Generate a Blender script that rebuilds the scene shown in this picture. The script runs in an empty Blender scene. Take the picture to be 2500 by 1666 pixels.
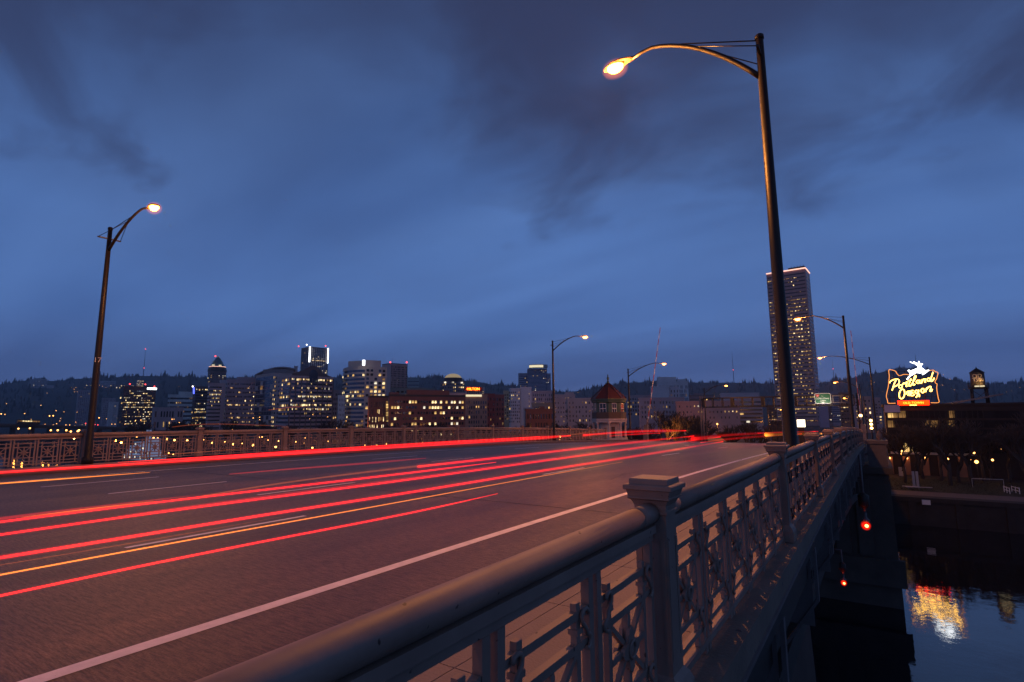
import bpy, math, random
from mathutils import Vector, Matrix
random.seed(7)
sc = bpy.context.scene
col = sc.collection
# ------------------------------------------------------------------ camera
PSI, TH, RHO, FPX = 0.58493, 0.13844, -0.00745, 1319.2
CAM = Vector((0.0, 0.0, 1.88))
_f = Vector((-math.sin(PSI)*math.cos(TH), math.cos(PSI)*math.cos(TH), math.sin(TH)))
_r = Vector((math.cos(PSI), math.sin(PSI), 0)); _u = _r.cross(_f)
CR = math.cos(RHO)*_r + math.sin(RHO)*_u
CU = -math.sin(RHO)*_r + math.cos(RHO)*_u
CF = _f
cd = bpy.data.cameras.new('camera'); cam = bpy.data.objects.new('camera', cd); col.objects.link(cam)
cd.sensor_width = 36; cd.lens = FPX/2500*36; cd.clip_start = 0.05; cd.clip_end = 20000
cam.matrix_world = Matrix(((CR.x, CU.x, -CF.x, CAM.x), (CR.y, CU.y, -CF.y, CAM.y), (CR.z, CU.z, -CF.z, CAM.z), (0, 0, 0, 1)))
sc.camera = cam
# ------------------------------------------------------------------ sky
SUN_EL, SUN_ROT = -4.0, math.radians(200)
w = bpy.data.worlds.new('World'); sc.world = w; w.use_nodes = True
nt = w.node_tree; nt.nodes.clear(); N = nt.nodes.new; LK = nt.links.new
def wn(t, **k):
    n = N(t)
    for a, b in k.items(): setattr(n, a, b)
    return n
def wmath(op, a, b=None, clamp=False):
    n = wn('ShaderNodeMath', operation=op, use_clamp=clamp)
    for i, x in enumerate((a, b)):
        if x is None: continue
        if isinstance(x, (int, float)): n.inputs[i].default_value = x
        else: LK(x, n.inputs[i])
    return n.outputs[0]
def wramp(v, pts):
    n = wn('ShaderNodeValToRGB'); LK(v, n.inputs[0]); e = n.color_ramp.elements
    e[0].position, e[0].color = pts[0][0], (*pts[0][1], 1); e[1].position, e[1].color = pts[-1][0], (*pts[-1][1], 1)
    for p, c in pts[1:-1]:
        q = e.new(p); q.color = (*c, 1)
    return n.outputs[0]
tc = wn('ShaderNodeTexCoord'); sx = wn('ShaderNodeSeparateXYZ'); LK(tc.outputs['Generated'], sx.inputs[0])
zc = wmath('MAXIMUM', sx.outputs[2], 0.0)
den = wmath('ADD', zc, 0.22)
cmb = wn('ShaderNodeCombineXYZ'); LK(wmath('DIVIDE', sx.outputs[0], den), cmb.inputs[0]); LK(wmath('DIVIDE', sx.outputs[1], den), cmb.inputs[1])
def wnoise(vec, scale, det, rough, dist, off=(0, 0, 0), sc3=(1, 1, 1), rot=0):
    mp = wn('ShaderNodeMapping'); LK(vec, mp.inputs[0]); mp.inputs['Location'].default_value = off; mp.inputs['Scale'].default_value = sc3
    mp.inputs['Rotation'].default_value = (0, 0, rot)
    n = wn('ShaderNodeTexNoise'); LK(mp.outputs[0], n.inputs['Vector'])
    n.inputs['Scale'].default_value = scale; n.inputs['Detail'].default_value = det; n.inputs['Roughness'].default_value = rough; n.inputs['Distortion'].default_value = dist
    return n.outputs['Fac']
n1 = wnoise(cmb.outputs[0], 0.95, 5, 0.48, 0.25, (2.3, 0.7, 0), (1.0, 1.6, 1), 0.6)
n2 = wnoise(cmb.outputs[0], 0.42, 3, 0.5, 0.2, (7.1, 3.2, 0))
n3 = wnoise(cmb.outputs[0], 1.4, 4, 0.5, 0.3, (1.0, 5.0, 0), (0.35, 1.6, 1), 0.58)
cl = wmath('ADD', wmath('MULTIPLY', n1, 0.6), wmath('MULTIPLY', n2, 0.7))
cover = wramp(cl, [(0.54, (0, 0, 0)), (0.82, (1, 1, 1))])
hi = wramp(zc, [(0.14, (0, 0, 0)), (0.52, (1, 1, 1))])       # the deck of cloud thickens away from the horizon
cov = wmath('MULTIPLY', cover, wmath('ADD', wmath('MULTIPLY', hi, 0.55), 0.10), True)
# heavier banks of cloud standing at their own places in the sky: direction, inner and outer radius in degrees, weight
def bank(el, az, r0, r1, wgt, sq=1.0):
    e, a = math.radians(el), math.radians(az)
    c = Vector((-math.sin(a)*math.cos(e), math.cos(a)*math.cos(e), math.sin(e)))
    dp = wn('ShaderNodeVectorMath', operation='DOT_PRODUCT'); LK(tc.outputs['Generated'], dp.inputs[0]); dp.inputs[1].default_value = c
    ang = wmath('ARCCOSINE', dp.outputs['Value'])
    t_ = wmath('DIVIDE', wmath('SUBTRACT', math.radians(r1), ang), math.radians(r1-r0))
    t_ = wmath('ADD', t_, wmath('MULTIPLY', wmath('SUBTRACT', nb, 0.5), 1.9))
    s_ = wn('ShaderNodeMapRange', interpolation_type='SMOOTHSTEP'); LK(t_, s_.inputs[0])
    return wmath('MULTIPLY', s_.outputs[0], wgt)
lid = wramp(zc, [(0.58, (0, 0, 0)), (0.78, (1, 1, 1))])  # overhead cloud out of view, added to cut the blue skylight
cov = wmath('MAXIMUM', cov, wmath('MULTIPLY', lid, 0.85))
nb = wnoise(cmb.outputs[0], 2.0, 7, 0.55, 0.5, (4.0, 1.5, 0), (1.0, 1.35, 1), 0.5)
for args in ((42, 28, 2, 26, 0.90), (34, 25, 0, 13, 0.66), (28, 22, 0, 9, 0.38), (38, 10, 2, 24, 0.78), (35, -8, 2, 21, 0.82), (30, -16, 1, 17, 0.70), (20, -9, 1, 7, 0.24), (36, 78, 2, 23, 0.80), (28.5, 70, 0, 14, 0.40), (24, 63.5, 1, 6, 0.24), (41, 50, 1, 19, 0.62)):
    cov = wmath('MAXIMUM', cov, bank(*args))
base = wramp(zc, [(0.0, (0.062, 0.105, 0.25)), (0.05, (0.075, 0.13, 0.33)), (0.16, (0.080, 0.172, 0.435)), (0.30, (0.077, 0.168, 0.42)), (0.48, (0.050, 0.104, 0.262)), (0.66, (0.029, 0.054, 0.14)), (1.0, (0.025, 0.042, 0.11))])
sky = wn('ShaderNodeTexSky', sky_type='NISHITA', sun_disc=False)
sky.sun_elevation = math.radians(SUN_EL); sky.sun_rotation = SUN_ROT; sky.altitude = 20; sky.air_density = 1.0; sky.ozone_density = 3.0
def wmix(f, a, b, bt='MIX'):
    n = wn('ShaderNodeMix', data_type='RGBA', blend_type=bt)
    for s, x in ((n.inputs[0], f), (n.inputs[6], a), (n.inputs[7], b)):
        if isinstance(x, (int, float)): s.default_value = x
        elif isinstance(x, tuple): s.default_value = (*x, 1)
        else: LK(x, s)
    return n.outputs[2]
streak = wramp(n3, [(0.3, (0.80, 0.82, 0.86)), (0.72, (1.16, 1.13, 1.10))])
c1 = wmix(1.0, base, streak, 'MULTIPLY')
c2 = wmix(cov, c1, (0.024, 0.032, 0.078))
b1 = wn('ShaderNodeBackground'); LK(sky.outputs[0], b1.inputs[0]); b1.inputs[1].default_value = 0.05
b2 = wn('ShaderNodeBackground'); LK(c2, b2.inputs[0]); b2.inputs[1].default_value = 1.30
ad = wn('ShaderNodeAddShader'); LK(b1.outputs[0], ad.inputs[0]); LK(b2.outputs[0], ad.inputs[1])
wo = wn('ShaderNodeOutputWorld'); LK(ad.outputs[0], wo.inputs[0])
# ------------------------------------------------------------------ the last daylight behind the overcast
sd = bpy.data.lights.new('sun', 'SUN'); sun = bpy.data.objects.new('sun', sd); col.objects.link(sun)
sd.energy = 0.012; sd.angle = math.radians(40); sd.color = (0.75, 0.82, 1.0); sun.rotation_euler = (math.radians(62), 0, math.radians(160))
vs = sc.view_settings; vs.view_transform = 'Standard'; vs.look = 'None'; vs.exposure = 0; vs.gamma = 1; vs.use_curve_mapping = False
sc.cycles.transparent_max_bounces = 24; sc.cycles.max_bounces = 6; sc.cycles.volume_bounces = 0; sc.cycles.sample_clamp_indirect = 4.0; sc.cycles.use_denoising = True
sc.cycles.caustics_reflective = False; sc.cycles.caustics_refractive = False
# ------------------------------------------------------------------ places
def ray(u, v): return CF + CR*((u-1250)/FPX) - CU*((v-833)/FPX)
def at(u, v, D): return CAM + ray(u, v)*D
def on_y(u, v, Y):
    d = ray(u, v); return CAM + d*(Y/d.y)
def on_x(u, v, X):
    d = ray(u, v); return CAM + d*(X/d.x)
def on_z(u, v, Z):
    d = ray(u, v); return CAM + d*((Z-CAM.z)/d.z)
WATER = -16.1; BANK = 112.0; GR = -12.1
def zr(Y):
    if Y < 4: return 0.0
    if Y < 75: return -0.00034*(Y-4)**2
    return max(-1.714-0.0483*(Y-75), -8.3)
def ground_z(Y): return GR + max(0, min(1, (Y-150)/120))*3.6
# ------------------------------------------------------------------ materials
def mat(name, base, rough=0.6, metal=0.0, var=0.0, vscale=4.0, bump=0.0, bscale=60.0, emit=None, spots=None, spec=0.5):
    m = bpy.data.materials.new(name); m.use_nodes = True; t = m.node_tree; p = t.nodes['Principled BSDF']
    p.inputs['Base Color'].default_value = (*base, 1); p.inputs['Roughness'].default_value = rough; p.inputs['Metallic'].default_value = metal
    p.inputs['Specular IOR Level'].default_value = spec
    tcn = t.nodes.new('ShaderNodeTexCoord'); src = tcn.outputs['Object']
    c = None
    if var > 0:
        n = t.nodes.new('ShaderNodeTexNoise'); t.links.new(src, n.inputs['Vector']); n.inputs['Scale'].default_value = vscale; n.inputs['Detail'].default_value = 6; n.inputs['Roughness'].default_value = 0.65
        r = t.nodes.new('ShaderNodeValToRGB'); t.links.new(n.outputs['Fac'], r.inputs[0])
        r.color_ramp.elements[0].position = 0.28; r.color_ramp.elements[1].position = 0.74
        r.color_ramp.elements[0].color = (*[x*(1-var) for x in base], 1); r.color_ramp.elements[1].color = (*[min(1, x*(1+var)) for x in base], 1)
        c = r.outputs[0]
    if spots:
        n = t.nodes.new('ShaderNodeTexNoise'); t.links.new(src, n.inputs['Vector']); n.inputs['Scale'].default_value = spots[0]; n.inputs['Detail'].default_value = 3
        r = t.nodes.new('ShaderNodeValToRGB'); t.links.new(n.outputs['Fac'], r.inputs[0]); r.color_ramp.elements[0].position = spots[1]; r.color_ramp.elements[1].position = spots[1]+0.03
        mx = t.nodes.new('ShaderNodeMix'); mx.data_type = 'RGBA'; t.links.new(r.outputs[0], mx.inputs[0])
        if c is None: mx.inputs[6].default_value = (*base, 1)
        else: t.links.new(c, mx.inputs[6])
        mx.inputs[7].default_value = (*spots[2], 1); c = mx.outputs[2]
    if c is not None: t.links.new(c, p.inputs['Base Color'])
    if bump > 0:
        n = t.nodes.new('ShaderNodeTexNoise'); t.links.new(src, n.inputs['Vector']); n.inputs['Scale'].default_value = bscale; n.inputs['Detail'].default_value = 4
        b = t.nodes.new('ShaderNodeBump'); b.inputs['Strength'].default_value = bump; b.inputs['Distance'].default_value = 0.02; t.links.new(n.outputs['Fac'], b.inputs['Height']); t.links.new(b.outputs[0], p.inputs['Normal'])
    if emit:
        p.inputs['Emission Color'].default_value = (*emit[0], 1); p.inputs['Emission Strength'].default_value = emit[1]
    return m
def emi(name, c, s, sample=False, vary=None):
    m = bpy.data.materials.new(name); m.use_nodes = True; t = m.node_tree; t.nodes.clear()
    e = t.nodes.new('ShaderNodeEmission'); e.inputs[0].default_value = (*c, 1); e.inputs[1].default_value = s
    if vary:   # blinds, furniture and ceiling lamps break up a lit room
        tcn = t.nodes.new('ShaderNodeTexCoord'); n = t.nodes.new('ShaderNodeTexNoise'); t.links.new(tcn.outputs['Object'], n.inputs['Vector']); n.inputs['Scale'].default_value = vary; n.inputs['Detail'].default_value = 2
        r = t.nodes.new('ShaderNodeMapRange'); t.links.new(n.outputs['Fac'], r.inputs[0]); r.inputs[1].default_value = 0.32; r.inputs[2].default_value = 0.68; r.inputs[3].default_value = 0.15*s; r.inputs[4].default_value = 1.6*s
        t.links.new(r.outputs[0], e.inputs[1])
    o = t.nodes.new('ShaderNodeOutputMaterial'); t.links.new(e.outputs[0], o.inputs[0])
    if not sample: m.cycles.emission_sampling = 'NONE'
    return m
M = {}
M['rail'] = mat('buff_paint', (0.29, 0.20, 0.155), 0.58, 0, 0.22, 2.2, 0.05, 40, spots=(19, 0.70, (0.055, 0.028, 0.02)))
M['iron'] = mat('worn_iron', (0.05, 0.036, 0.032), 0.55, 0.2, 0.2, 8)
M['pole'] = mat('bronze_paint', (0.012, 0.009, 0.009), 0.5, 0.3, 0.2, 3)
M['concrete'] = mat('ledge_concrete', (0.21, 0.155, 0.115), 0.8, 0, 0.22, 1.6, 0.35, 30, spots=(9, 0.70, (0.06, 0.05, 0.048)))
M['walk'] = mat('pavement_concrete', (0.24, 0.19, 0.17), 0.75, 0, 0.12, 1.2, 0.3, 45)
M['kerb'] = mat('kerb_concrete', (0.13, 0.105, 0.10), 0.8, 0, 0.2, 2, 0.3, 40)
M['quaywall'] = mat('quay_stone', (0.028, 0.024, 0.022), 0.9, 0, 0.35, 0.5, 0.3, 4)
M['pier'] = mat('pier_concrete', (0.075, 0.058, 0.046), 0.85, 0, 0.35, 0.35, 0.3, 6)
M['steel'] = mat('girder_steel', (0.03, 0.025, 0.021), 0.6, 0.2, 0.25, 1.5)
M['pale_steel'] = mat('flange_paint', (0.17, 0.14, 0.135), 0.6, 0.1, 0.2, 3)
M['line'] = mat('road_paint', (0.85, 0.80, 0.80), 0.6, 0, 0.16, 5.0, 0.25, 60, spots=(40, 0.72, (0.2, 0.17, 0.165)))
M['lens'] = emi('sodium_lens', (1.0, 0.36, 0.04), 30)
M['glow_cap'] = mat('lamp_housing', (0.10, 0.06, 0.045), 0.5, 0.4)
M['lit'] = emi('warm_window', (1.0, 0.60, 0.20), 0.85, vary=0.35)
M['litb'] = emi('bright_window', (1.0, 0.74, 0.36), 1.7, vary=0.5)
M['litd'] = emi('dim_window', (1.0, 0.50, 0.17), 0.22, vary=0.3)
M['litw'] = emi('white_window', (1.0, 0.88, 0.66), 1.1, vary=0.4)
M['pinkglass'] = mat('pink_glass', (0.045, 0.03, 0.033), 0.35, spec=0.4)
M['dullglass'] = mat('dull_glass', (0.008, 0.008, 0.009), 0.5, spec=0.15)
M['rib'] = mat('pale_rib', (0.55, 0.48, 0.46), 0.7)
M['glass'] = mat('dark_glass', (0.012, 0.014, 0.02), 0.12, 0.0, spec=0.6)
M['blueglass'] = mat('blue_glass', (0.05, 0.08, 0.13), 0.10, 0.5, spec=0.6)
M['water'] = mat('river', (0.006, 0.009, 0.014), 0.03)
M['grass'] = mat('lawn', (0.018, 0.024, 0.009), 0.9, 0, 0.3, 1.5)
M['path'] = mat('path_concrete', (0.13, 0.10, 0.09), 0.8, 0, 0.15, 1)
M['earth'] = mat('city_ground', (0.025, 0.022, 0.022), 0.9, 0, 0.3, 0.05)
M['bark'] = mat('wet_bark', (0.045, 0.032, 0.026), 0.85, 0, 0.2, 3)
M['conifer'] = mat('conifer', (0.022, 0.032, 0.026), 0.9, 0, 0.35, 0.01)
M['white'] = mat('white_paint', (0.7, 0.68, 0.66), 0.5)
M['green'] = mat('green_paint', (0.035, 0.085, 0.065), 0.5, 0, 0.15, 1.5)
M['redroof'] = mat('red_tile', (0.062, 0.009, 0.007), 0.6, 0, 0.2, 2)
M['stone'] = mat('pale_stone', (0.45, 0.40, 0.37), 0.75, 0, 0.15, 1.0)
M['red'] = mat('red_paint', (0.42, 0.03, 0.02), 0.5)
M['signgreen'] = mat('sign_green', (0.0, 0.10, 0.045), 0.45)
M['redlamp'] = emi('red_lamp', (1.0, 0.02, 0.004), 7)
M['beacon'] = emi('red_beacon', (1.0, 0.06, 0.06), 5)
M['amber'] = emi('amber_lamp', (1.0, 0.55, 0.18), 9)
M['globe'] = emi('globe_lamp', (1.0, 0.42, 0.10), 7)
M['quay'] = emi('added_quay_lamp', (1.0, 0.34, 0.05), 60)
M['whitelamp'] = emi('white_lamp', (1.0, 0.93, 0.85), 7)
M['neonw'] = emi('white_neon', (0.92, 0.96, 1.0), 4)
M['neony'] = emi('yellow_neon', (1.0, 0.52, 0.085), 8)
M['neono'] = emi('orange_neon', (1.0, 0.34, 0.08), 1.6)
M['neonr'] = emi('red_neon', (1.0, 0.20, 0.012), 9)
M['neonb'] = emi('blue_neon', (0.10, 0.14, 1.0), 2.4)
M['pinkedge'] = emi('edge_light', (1.0, 0.55, 0.42), 1.7)
M['crown'] = emi('crown_light', (1.0, 0.86, 0.55), 0.95)
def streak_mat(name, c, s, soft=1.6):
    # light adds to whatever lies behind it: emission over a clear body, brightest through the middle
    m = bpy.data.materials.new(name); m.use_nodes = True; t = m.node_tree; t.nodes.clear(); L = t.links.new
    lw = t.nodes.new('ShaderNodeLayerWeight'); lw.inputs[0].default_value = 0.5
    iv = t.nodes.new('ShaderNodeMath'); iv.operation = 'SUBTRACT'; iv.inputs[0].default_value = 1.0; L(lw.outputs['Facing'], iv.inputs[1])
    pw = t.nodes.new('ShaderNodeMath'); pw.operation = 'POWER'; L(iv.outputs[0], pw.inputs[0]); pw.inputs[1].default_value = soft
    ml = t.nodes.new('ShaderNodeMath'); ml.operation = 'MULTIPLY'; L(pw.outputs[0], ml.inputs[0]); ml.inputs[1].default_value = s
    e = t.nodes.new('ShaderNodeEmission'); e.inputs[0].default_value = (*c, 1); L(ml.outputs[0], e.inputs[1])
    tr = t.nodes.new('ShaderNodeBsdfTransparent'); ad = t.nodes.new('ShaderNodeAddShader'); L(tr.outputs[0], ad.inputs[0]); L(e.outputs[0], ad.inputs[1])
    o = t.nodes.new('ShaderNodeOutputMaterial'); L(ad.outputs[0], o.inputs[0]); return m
M['halo'] = streak_mat('lamp_halo', (1.0, 0.20, 0.005), 0.42, 2.0); M['redhalo'] = streak_mat('red_halo', (1.0, 0.012, 0.0), 0.9, 2.0); M['halo'].cycles.emission_sampling = 'NONE'  # lamp halos put into emission: orange for street lamps, red for navigation lamps
def flat(name, c, var=0.12, rough=0.8):
    if name not in M: M[name] = mat(name, tuple(min(0.62, x*f) for x, f in zip(c, (2.2, 1.8, 1.6))), rough, 0, var, 0.12)
    return M[name]
# road concrete with transverse grooves, wheel-track darkening and oil stains
def road_mat():
    m = mat('road_concrete', (0.15, 0.115, 0.105), 0.5); t = m.node_tree; p = t.nodes['Principled BSDF']; L = t.links.new
    tcn = t.nodes.new('ShaderNodeTexCoord')
    def nz(scale, det, sc3, rough=0.6):
        mp = t.nodes.new('ShaderNodeMapping'); L(tcn.outputs['Object'], mp.inputs[0]); mp.inputs['Scale'].default_value = sc3
        n = t.nodes.new('ShaderNodeTexNoise'); L(mp.outputs[0], n.inputs['Vector']); n.inputs['Scale'].default_value = scale; n.inputs['Detail'].default_value = det; n.inputs['Roughness'].default_value = rough
        return n.outputs['Fac']
    def ramp(v, a, b, ca, cb):
        r = t.nodes.new('ShaderNodeValToRGB'); L(v, r.inputs[0]); r.color_ramp.elements[0].position = a; r.color_ramp.elements[1].position = b
        r.color_ramp.elements[0].color = (*ca, 1); r.color_ramp.elements[1].color = (*cb, 1); return r.outputs[0]
    def mul(a, b, f=1.0):
        n = t.nodes.new('ShaderNodeMix'); n.data_type = 'RGBA'; n.blend_type = 'MULTIPLY'; n.inputs[0].default_value = f; L(a, n.inputs[6]); L(b, n.inputs[7]); return n.outputs[2]
    big = ramp(nz(0.5, 5, (1.6, 0.25, 1)), 0.3, 0.72, (0.056, 0.039, 0.022), (0.180, 0.126, 0.072))
    grain = ramp(nz(55, 3, (1, 1, 1)), 0.3, 0.7, (0.4, 0.39, 0.38), (1.5, 1.46, 1.42))
    groove = nz(16, 3, (0.30, 2.1, 1), 0.72)
    gcol = ramp(groove, 0.38, 0.60, (0.30, 0.29, 0.28), (1.45, 1.4, 1.36))
    L(mul(mul(big, grain, 0.8), gcol, 0.75), p.inputs['Base Color'])
    b = t.nodes.new('ShaderNodeBump'); b.inputs['Strength'].default_value = 0.9; b.inputs['Distance'].default_value = 0.012; L(groove, b.inputs['Height'])
    b2 = t.nodes.new('ShaderNodeBump'); b2.inputs['Strength'].default_value = 0.5; b2.inputs['Distance'].default_value = 0.006; L(nz(70, 4, (1, 1, 1)), b2.inputs['Height']); L(b.outputs[0], b2.inputs['Normal'])
    L(b2.outputs[0], p.inputs['Normal'])
    return m
M['road'] = road_mat()
def water_fix():
    t = M['water'].node_tree; p = t.nodes['Principled BSDF']; L = t.links.new
    tcn = t.nodes.new('ShaderNodeTexCoord'); prev = None
    for scale, det, st, dist in ((0.10, 2, 0.04, 1.0), (0.7, 2, 0.036, 0.3), (3.2, 2, 0.04, 0.08)):
        n = t.nodes.new('ShaderNodeTexNoise'); L(tcn.outputs['Object'], n.inputs['Vector']); n.inputs['Scale'].default_value = scale; n.inputs['Detail'].default_value = det
        b = t.nodes.new('ShaderNodeBump'); b.inputs['Strength'].default_value = st; b.inputs['Distance'].default_value = dist; L(n.outputs['Fac'], b.inputs['Height'])
        if prev: L(prev, b.inputs['Normal'])
        prev = b.outputs[0]
    L(prev, p.inputs['Normal']); p.inputs['IOR'].default_value = 1.62
water_fix()
# ------------------------------------------------------------------ mesh helpers
class MB:
    def __init__(s): s.v = []; s.f = []; s.m = []; s.sm = []
    def add(s, vs, fs, mi=0, smooth=False):
        o = len(s.v); s.v += [tuple(x) for x in vs]; s.f += [tuple(i+o for i in f) for f in fs]; s.m += [mi]*len(fs); s.sm += [smooth]*len(fs); return s
    def box(s, a, b, mi=0):
        (x0, y0, z0), (x1, y1, z1) = a, b
        return s.add([(x0, y0, z0), (x1, y0, z0), (x1, y1, z0), (x0, y1, z0), (x0, y0, z1), (x1, y0, z1), (x1, y1, z1), (x0, y1, z1)],
                     [(0, 3, 2, 1), (4, 5, 6, 7), (0, 1, 5, 4), (1, 2, 6, 5), (2, 3, 7, 6), (3, 0, 4, 7)], mi)
    def obox(s, c, ax, ay, az, mi=0):   # centre and three half axes
        c = Vector(c); vs = [c + ax*i + ay*j + az*k for k in (-1, 1) for i, j in ((-1, -1), (1, -1), (1, 1), (-1, 1))]
        return s.add(vs, [(0, 3, 2, 1), (4, 5, 6, 7), (0, 1, 5, 4), (1, 2, 6, 5), (2, 3, 7, 6), (3, 0, 4, 7)], mi)
    def bar(s, p, q, w, h, mi=0, up=(0, 0, 1)):
        p, q = Vector(p), Vector(q); d = q-p; up = Vector(up)
        if abs(d.normalized().dot(up)) > 0.98: up = Vector((0, 1, 0)) if abs(d.normalized().y) < 0.9 else Vector((1, 0, 0))
        a = d.cross(up).normalized(); b = a.cross(d).normalized()
        return s.obox((p+q)/2, d/2, a*w/2, b*h/2, mi)
    def tube(s, pts, r, n=8, mi=0, cap=True):
        pts = [Vector(p) for p in pts]; k = len(pts); rs = r if isinstance(r, (list, tuple)) else [r]*k
        vs = []; prev = None
        for i, p in enumerate(pts):
            d = (pts[min(i+1, k-1)]-pts[max(i-1, 0)]).normalized()
            if prev is None:
                a = d.cross(Vector((0, 0, 1)))
                if a.length < 1e-3: a = d.cross(Vector((1, 0, 0)))
            else:
                a = prev - d*prev.dot(d)
            a.normalize(); prev = a; b = d.cross(a)
            vs += [p + (a*math.cos(t) + b*math.sin(t))*rs[i] for t in [2*math.pi*j/n for j in range(n)]]
        fs = [(i*n+j, i*n+(j+1) % n, (i+1)*n+(j+1) % n, (i+1)*n+j) for i in range(k-1) for j in range(n)]
        s.add(vs, fs, mi, True)
        if cap: o = len(s.v)-len(vs); s.f += [tuple(o+j for j in range(n))[::-1], tuple(o+(k-1)*n+j for j in range(n))]; s.m += [mi]*2; s.sm += [False]*2
        return s
    def lathe(s, c, prof, n=16, mi=0, smooth=True, rot=0.0):   # prof: (r, z) bottom to top
        c = Vector(c); k = len(prof)
        vs = [(c.x+r*math.cos(2*math.pi*j/n+rot), c.y+r*math.sin(2*math.pi*j/n+rot), c.z+z) for r, z in prof for j in range(n)]
        fs = [(i*n+j, i*n+(j+1) % n, (i+1)*n+(j+1) % n, (i+1)*n+j) for i in range(k-1) for j in range(n)]
        s.add(vs, fs, mi, smooth); o = len(s.v)-len(vs)
        s.f += [tuple(o+j for j in range(n))[::-1], tuple(o+(k-1)*n+j for j in range(n))]; s.m += [mi]*2; s.sm += [False]*2
        return s
    def prism(s, poly, ex, ey, org, ed, mi=0):   # polygon in (ex,ey) plane, extruded by ed
        org = Vector(org); n = len(poly); a = [org+ex*x+ey*y for x, y in poly]; b = [p+ed for p in a]
        return s.add(a+b, [tuple(range(n))[::-1], tuple(range(n, 2*n))]+[(i, (i+1) % n, n+(i+1) % n, n+i) for i in range(n)], mi)
    def mesh(s, name, mats):
        me = bpy.data.meshes.new(name); me.from_pydata(s.v, [], s.f)
        for m in mats: me.materials.append(m)
        if len(mats) > 1: me.polygons.foreach_set('material_index', s.m)
        me.polygons.foreach_set('use_smooth', s.sm); me.update(); return me
    def obj(s, name, mats, parent=None, loc=(0, 0, 0)):
        if not isinstance(mats, (list, tuple)): mats = [mats]
        return link(name, s.mesh(name, mats), parent, loc)
def link(name, me, parent=None, loc=(0, 0, 0)):
    o = bpy.data.objects.new(name, me); col.objects.link(o); o.location = loc
    if parent: o.parent = parent
    return o
def tag(o, label=None, cat=None, group=None, kind=None):
    for k, v in (('label', label), ('category', cat), ('group', group), ('kind', kind)):
        if v: o[k] = v
    return o
def thing(name, label, cat, loc=(0, 0, 0), rz=0, group=None):
    o = link(name, None, None, loc); o.rotation_euler = (0, 0, rz); o.empty_display_size = 0.5
    return tag(o, label, cat, group)
def dup(root, loc, rz=0, label=None, group=None):
    r = root.copy(); col.objects.link(r); r.location = loc; r.rotation_euler = (0, 0, rz)
    if label: r['label'] = label
    if group: r['group'] = group
    for ch in root.children:
        c = ch.copy(); col.objects.link(c); c.parent = r
        for g in ch.children:
            d = g.copy(); col.objects.link(d); d.parent = c
    return r
def struct(o): o['kind'] = 'structure'; return o
def text_obj(name, s, size, m, org, ex, ey, parent=None, depth=0.02, align='CENTER'):
    c = bpy.data.curves.new(name, 'FONT'); c.body = s; c.size = size; c.align_x = align; c.align_y = 'CENTER'; c.extrude = depth; c.resolution_u = 2
    tmp = bpy.data.objects.new('tmp', c); col.objects.link(tmp)
    bpy.context.view_layer.update(); dg = bpy.context.evaluated_depsgraph_get()
    me = bpy.data.meshes.new_from_object(tmp.evaluated_get(dg)); me.materials.clear(); me.materials.append(m)
    bpy.data.objects.remove(tmp); bpy.data.curves.remove(c)
    ex = Vector(ex).normalized(); ey = Vector(ey).normalized(); ez = ex.cross(ey)
    me.transform(Matrix(((ex.x, ey.x, ez.x, org[0]), (ex.y, ey.y, ez.y, org[1]), (ex.z, ey.z, ez.z, org[2]), (0, 0, 0, 1))))
    return link(name, me, parent)
# ------------------------------------------------------------------ water, banks, hills
b = MB(); b.add([(-6000, -3000, WATER), (4000, -3000, WATER), (4000, BANK+6, WATER), (-6000, BANK+6, WATER)], [(0, 1, 2, 3)]); struct(b.obj('river_water', M['water']))
b = MB()
ys = [BANK, 150, 200, 270, 500, 1000, 3000, 6000]; xs = [-6000, -1500, -600, -200, -60, 0, 60, 300, 3000]
vs_ = [(x, y, ground_z(y)) for y in ys for x in xs]; nx = len(xs)
b.add(vs_, [(j*nx+i, j*nx+i+1, (j+1)*nx+i+1, (j+1)*nx+i) for j in range(len(ys)-1) for i in range(nx-1)])
struct(b.obj('city_ground', M['earth']))
RIDGE = [(-900, 930), (-400, 930), (-150, 945), (0, 938), (60, 928), (130, 930), (200, 923), (270, 921), (330, 917), (400, 918), (500, 922), (600, 922), (700, 921), (820, 921), (900, 920), (1000, 921), (1060, 922), (1150, 930), (1220, 941), (1280, 943), (1350, 957), (1410, 956), (1440, 950), (1490, 940), (1550, 934), (1620, 929), (1700, 934), (1800, 934), (1880, 937), (1990, 937), (2060, 928), (2130, 914), (2200, 901), (2240, 897), (2290, 911), (2330, 926), (2400, 939), (2500, 937), (2700, 950), (3100, 960), (3700, 960)]
def ridge_v(u):
    for (a, va), (c, vc) in zip(RIDGE, RIDGE[1:]):
        if a <= u <= c:
            t = (u-a)/(c-a); t = t*t*(3-2*t); return va+(vc-va)*t
    return RIDGE[0][1] if u < 0 else RIDGE[-1][1]
def hill_pt(u, s):   # s: 0 foot, 1 ridge, beyond: back slope
    D = 2500.0; p = at(u, ridge_v(u), D); zt = p.z
    f = at(u, 1015, D) - CAM; f.z = 0
    k = 0.50+0.5*s
    prof = max(0, min(1, s))**0.85 if s <= 1 else 1-(s-1)*0.9
    wob = 6*math.sin(u*0.021+s*7)*math.sin(u*0.0077+s*3)*(1 if 0.1 < s < 0.95 else 0)
    return Vector((CAM.x+f.x*k, CAM.y+f.y*k, -10+(zt+10)*prof+wob))
b = MB(); us = list(range(-900, 3701, 25)); ss = [0, 0.12, 0.25, 0.4, 0.55, 0.7, 0.82, 0.92, 1.0, 1.15, 1.4, 1.9]
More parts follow.
